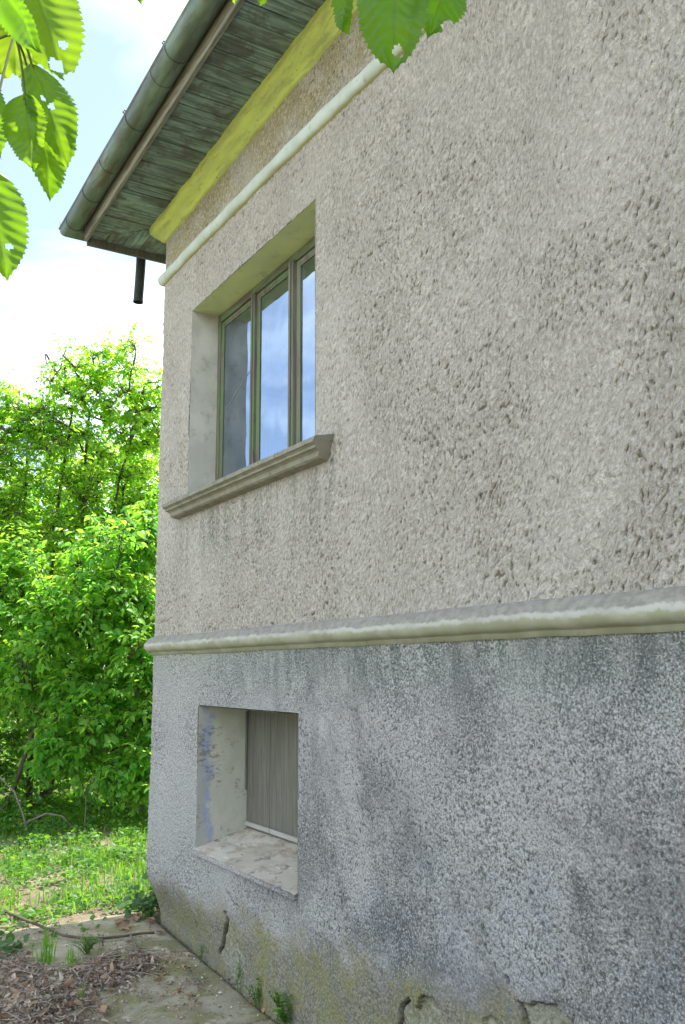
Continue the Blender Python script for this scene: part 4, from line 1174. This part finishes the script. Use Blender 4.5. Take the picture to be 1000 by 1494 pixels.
litter('crumbs', len(x), x, y, rng.uniform(.001, .006, len(x)), .004, .016, 'straw', .6, .6)
# dry heap: shreds and stalks over a low mound
HC = [(1.10, -.82, .30, .17, .06), (.86, -.52, .22, .12, .04), (1.35, -1.0, .25, .2, .05), (.72, -.30, .16, .08, .02), (.55, -.88, .25, .12, .012)]
def heap_h(x, y): return sum(h*np.exp(-((x-cx)/sx)**2-((y-cy)/sy)**2) for cx, cy, sx, sy, h in HC)
n = 9000
c = rng.integers(0, len(HC), n)
hc = np.array(HC)[c]
x = hc[:, 0]+rng.normal(0, .62, n)*hc[:, 2]; y = hc[:, 1]+rng.normal(0, .62, n)*hc[:, 3]
P = np.stack([x, y, np.maximum(ground_h(x, y), 0)+heap_h(x, y)*rng.uniform(.6, 1.05, n)+.003], -1)
me = leaf_mesh('dry_litter', P, rng.normal(0, 1, (n, 3))*np.array([1, 1, .45]), norm(rng.normal(0, .8, (n, 3))+np.array([0, 0, .8])), rng.uniform(.008, .045, n)*rng.uniform(.5, 1.1, n), rng.uniform(.12, .6, n), M_['straw'], curl=.35)
hp = link('dry_litter_heap', me); tag(hp, 'heap of dry grey-brown stalks and shredded leaves at the bottom left', kind='stuff')
n = 320
c = rng.integers(0, len(HC), n); hc = np.array(HC)[c]
x = hc[:, 0]+rng.normal(0, .6, n)*hc[:, 2]; y = hc[:, 1]+rng.normal(0, .6, n)*hc[:, 3]
litter('leaf_scraps', n, x, y, heap_h(x, y)*rng.uniform(.7, 1.1, n)+.006, .02, .065, 'dead', .7, .5)
m = MB()
for k in range(150):
    c = HC[rng.integers(0, len(HC))]
    x = c[0]+rng.normal(0, .65)*c[2]; y = c[1]+rng.normal(0, .65)*c[3]; a = rng.uniform(0, np.pi); l = rng.uniform(.05, .16)
    z = max(gz(x, y), 0)+float(heap_h(x, y))*rng.uniform(.7, 1.1)+.006
    d = np.array([math.cos(a), math.sin(a), rng.normal(0, .12)])*l
    m.tube(curve((x-d[0], y-d[1], z-d[2]), (x+d[0], y+d[1], z+d[2]), rng.uniform(0, .03), 5, (rng.normal(0, .02), rng.normal(0, .02), 0)), rng.uniform(.0009, .0022), 4, at=rng.random(), cap=False)
tag(m.build('dry_stalks', M_['straw'], None, smooth=True, fix=False), kind='stuff')
# single dead leaves
dl = []
for k in range(16):
    x = .02+rng.normal(0, .11); y = -.08+rng.normal(0, .06)
    dl.append((x, y, rng.uniform(.06, .095), 'curled reddish-brown dead leaf lying in the drift at the house corner', 'dead leaves at the house corner'))
for x, y in ((.62, -.60), (.70, -.75), (.98, -.98), (1.38, -.66)):
    dl.append((x, y, rng.uniform(.05, .08), 'curled tan dead leaf lying on or beside the dry litter heap', 'dead leaves by the litter heap'))
DT = []; DF = []
for i in range(7):
    u = i/6; w = (math.sin(math.pi*min(u*1.02+.02, 1)**.8))*.5
    for j, v in enumerate((-1, -.5, 0, .5, 1)): DT.append((u, v*w, .28*abs(v)*w+.22*(u-.5)**2))
for i in range(6):
    for j in range(4): DF.append((i*5+j, i*5+j+1, (i+1)*5+j+1, (i+1)*5+j))
for x, y, l, lab, grp in dl:
    m = MB(); rz, sc = rng.uniform(0, 2*np.pi), l
    V = [((u-.5)*sc, v*.55*sc, w*sc*rng.uniform(.8, 1.3)) for u, v, w in DT]
    m.add(V, DF, rng.random())
    o = m.build('dead_leaf', M_['dead'], None, smooth=True, fix=False); tag(o, lab, 'dead leaf', grp)
    z = max(gz(x, y), .004)+float(heap_h(x, y))+.006
    o.location = (x, y, z); o.rotation_euler = (rng.normal(0, .25), rng.normal(0, .25), rz)

# fallen sticks
def stick(label, pts, r0, r1, side=(), mat='twig'):
    m = MB(); m.tube(pts, list(np.linspace(r0, r1, len(pts))), 7)
    for s in side: m.tube(s, list(np.linspace(r1*1.2, r1*.5, len(s))), 5)
    o = m.build('fallen_stick', M_[mat], None, smooth=True); tag(o, label, 'stick', 'fallen sticks')
Z0 = .016
stick('long dark crooked stick lying across the apron to the dead leaves', [(-.55, -.72, .04), (-.2, -.62, .035), (.1, -.52, .022), (.2, -.44, .02), (.27, -.34, .02), (.30, -.22, .022), (.33, -.12, .03), (.36, -.06, .03)], .009, .007,
      [[(.25, -.38, .02), (.33, -.36, .03), (.42, -.38, .02)]], 'bark')
stick('thin grey twig lying from the long stick towards the litter heap', [(.30, -.185, .028), (.5, -.22, .02), (.75, -.27, .018), (.95, -.33, .02)], .006, .005)
stick('small forked grey twig lying alone on the mossy slab', [(.98, -.10, .012), (1.1, -.125, .012), (1.22, -.15, .012), (1.30, -.165, .014)], .0035, .0025,
      [[(1.22, -.15, .013), (1.22, -.11, .015), (1.20, -.07, .013)], [(1.1, -.125, .012), (1.06, -.15, .012)], [(1.3, -.165, .012), (1.36, -.15, .012)]])
stick('short dark stick half under the dry litter heap', [(.62, -.34, .02), (.75, -.42, .03), (.86, -.47, .04)], .005, .004, (), 'bark')
stick('bent bare branch standing in the grass at the left edge', [(-3.62, -.36, .62), (-3.45, -.26, .57), (-3.27, -.15, .44), (-3.17, -.08, .24), (-3.08, -.04, .03)], .011, .009)
stick('pale bare branch arched low over the grass', [(-3.25, -.02, .16), (-3.15, .12, .24), (-3.05, .24, .22), (-2.95, .34, .10)], .011, .008)
stick('thin bare branch lying low along the dark hollow', [(-3.4, .75, .42), (-3.3, .95, .38), (-3.2, 1.15, .40), (-3.1, 1.3, .42)], .007, .005)
# white plaster chips on the slab
for x, y, s in ((1.17, -.09, .010), (1.42, -.10, .013), (1.45, -.13, .009), (.98, -.05, .011), (.62, -.10, .012), (1.2, -.22, .007), (1.62, -.13, .008)):
    m = MB(); a = [rng.uniform(.6, 1)*s for _ in range(6)]
    V = [(a[i]*math.cos(i*1.047), a[i]*.7*math.sin(i*1.047), 0) for i in range(6)] + [(a[i]*.8*math.cos(i*1.047), a[i]*.55*math.sin(i*1.047), s*.5) for i in range(6)]
    m.add(V, [tuple(range(6))[::-1], tuple(range(6, 12))] + [(i, (i+1) % 6, 6+(i+1) % 6, 6+i) for i in range(6)])
    o = m.build('plaster_chip', M_['band'], None); o.location = (x, y, .006)
    tag(o, 'tiny white plaster chip lying on the mossy slab by the wall', 'plaster chip', 'plaster chips on the apron')

# ------------------------------------------------------------------ cherry branches hanging in front of the lens side
def cherry_leaf(A, B, width, rollv, parent, holes=(), bend=.10, fold=.25, var=.5, wmax=.42, seed=0, asym=0.0):
    A = Vector(A); B = Vector(B); L = (B-A).length; ax = (B-A).normalized()
    tocam = (CAM-(A+B)/2).normalized()
    n0 = (tocam - ax*tocam.dot(ax)).normalized()
    nrm = Matrix.Rotation(R(rollv), 3, ax) @ n0
    sd_ = nrm.cross(ax)
    NU, NV = 66, 24
    u = np.linspace(0, 1, NU); v = np.linspace(-1, 1, NV+1)
    hw = (u**.62)*((1-u)**.85); hw = hw/hw.max()
    hw = np.maximum(hw, .012*(1-u)) * (1-.0*u)
    hw = np.where(u > .9, hw*(1-.55*(u-.9)/.1), hw)
    hw *= width/2*L/L
    Vv, U = np.meshgrid(v, u)
    HW = hw[:, None]*np.ones_like(Vv)
    tooth = 1 + ((np.arange(NU) % 3 - 1)*(.05+.045*np.sin(np.arange(NU)*2.3+seed)))[:, None]*(abs(Vv) > .96)
    jit = 1 + .05*perlin(U*6, np.sign(Vv)*3+.5, 800+seed)
    across = Vv*HW*tooth*jit
    along = U*L + .012*L*(np.arange(NU) % 3 == 2)[:, None]*(abs(Vv) > .96) + abs(Vv)*HW*.12
    ph = (U*L - abs(across)*.62)/(L/10.5)
    fr = ph-np.round(ph)
    vein = np.exp(-(fr/.07)**2)*(abs(Vv) < .95)*(U > .04)
    mid = np.exp(-(across/(width*.014))**2)
    hgt = fold*abs(across) + bend*L*(-(U-.15)**2) - .0007*np.cos(fr*2*np.pi)*(1-np.exp(-(abs(across)/(width*.1))**2)) + .009*perlin(U*2.6+seed, Vv*1.2, 810+seed)
    hgt = hgt - .0008*np.exp(-(across/(width*.02))**2)
    along = along*(1-.15*bend)
    P = (np.array(A) + along[..., None]*np.array(ax) + (across+asym*hgt)[..., None]*np.array(sd_) + hgt[..., None]*np.array(nrm)).reshape(-1, 3)
    idx = np.arange(P.shape[0]).reshape(U.shape)
    q = np.stack([idx[:-1, :-1], idx[:-1, 1:], idx[1:, 1:], idx[1:, :-1]], -1)
    keep = np.ones(q.shape[:2], bool)
    uc = (U[:-1, :-1]+U[1:, 1:])/2*L; ac = (across[:-1, :-1]+across[1:, 1:])/2
    for hu, ha, hr in holes:                                # position along (0..1), across (-1..1 of half width), radius in metres
        d = np.hypot(uc-hu*L, ac-ha*width/2)
        keep &= d > hr*(1+.25*perlin(uc/.008, ac/.008, 820+seed))
    o = link('leaf', mesh_np('leaf', P, q[keep], M_['cherry'], True,
             {'var': np.full(len(P), var), 'vein': np.clip(vein*.6+mid, 0, 1)}), parent)
    return o
def branch(label, twig_pts, r, leaves, petiole_to):
    root = empty('cherry_branch', (0, 0, 0)); tag(root, label, 'branch', 'cherry branches hanging into view')
    m = MB(); m.tube(twig_pts, list(np.linspace(r, r*.5, len(twig_pts))), 7)
    for i, (nm, A, B, w, roll_, holes, kw) in enumerate(leaves):
        cherry_leaf(A, B, w, roll_, root, holes, seed=i, **kw)
        p = min(twig_pts, key=lambda t: (Vector(t)-Vector(A)).length)
        m.tube(curve(p, A, .012, 6), [.0016]*6, 5, cap=False)
        nx_ = Vector(A)+(Vector(B)-Vector(A)).normalized()*.006
        m.tube([A, nx_], [.0016, .0012], 5, cap=False)
    m.build('twig', M_['stalk'], root, smooth=True, fix=False)
    return root
branch('cluster of serrated cherry leaves with insect holes in the upper left corner',
       [(4.45, -2.35, 2.95), (4.55, -2.1, 2.72), (4.64, -1.95, 2.55), (4.69, -1.87, 2.47), (4.705, -1.845, 2.38), (4.70, -1.835, 2.32)], .006,
       [('A', (4.676, -1.826, 2.448), (4.683, -1.764, 2.295), .092, -18, [(.70, .25, .0055), (.86, -.12, .010), (.98, .2, .011)], dict(var=.7, fold=.18, bend=.14)),
        ('B', (4.747, -1.873, 2.358), (4.76, -1.819, 2.262), .046, 30, [], dict(var=.0, fold=.3)),
        ('C', (4.613, -1.828, 2.44), (4.598, -1.814, 2.322), .088, 12, [(.99, -.1, .012)], dict(var=1.0, fold=.22)),
        ('D', (4.689, -1.811, 2.296), (4.696, -1.757, 2.174), .062, -24, [(.36, -.15, .0042), (.43, .15, .0038), (.60, -.95, .010), (.83, .9, .010)], dict(var=.45, fold=.25, bend=.18)),
        ('E', (4.698, -1.818, 2.246), (4.69, -1.804, 2.155), .055, 20, [(.97, -.5, .008)], dict(var=.55, fold=.35)),
        ('E2', (4.646, -1.796, 2.274), (4.641, -1.763, 2.15), .060, -30, [], dict(var=.2, fold=.3, bend=.15)),
        ('F', (4.668, -1.879, 2.277), (4.67, -1.839, 2.171), .058, 10, [], dict(var=.35, fold=.2)),
        ('G', (4.759, -1.867, 2.108), (4.754, -1.832, 1.979), .066, -12, [(.72, .25, .004)], dict(var=.3, fold=.2, bend=.12))], None)
branch('few cherry leaves hanging into the top edge before the yellow cornice',
       [(5.05, -2.1, 2.62), (5.12, -1.9, 2.45), (5.17, -1.75, 2.30), (5.20, -1.66, 2.20), (5.10, -1.66, 2.27), (5.0, -1.70, 2.28)], .005,
       [('T1', (5.232, -1.635, 2.125), (5.216, -1.63, 2.022), .060, 8, [(.82, .12, .0048)], dict(var=.25, fold=.12, bend=.08)),
        ('T2', (5.154, -1.63, 2.185), (5.139, -1.63, 2.108), .040, 62, [], dict(var=.3, fold=.35)),
        ('T3', (5.162, -1.526, 2.205), (5.144, -1.534, 2.14), .050, -20, [(.8, .6, .008)], dict(var=.0, fold=.2)),
        ('T4', (5.019, -1.676, 2.238), (5.012, -1.678, 2.209), .016, 0, [], dict(var=.8)),
        ('T5', (5.037, -1.648, 2.245), (5.024, -1.658, 2.208), .022, 20, [], dict(var=.6)),
        ('T6', (4.967, -1.762, 2.239), (4.963, -1.76, 2.208), .015, 20, [], dict(var=.6))], None)
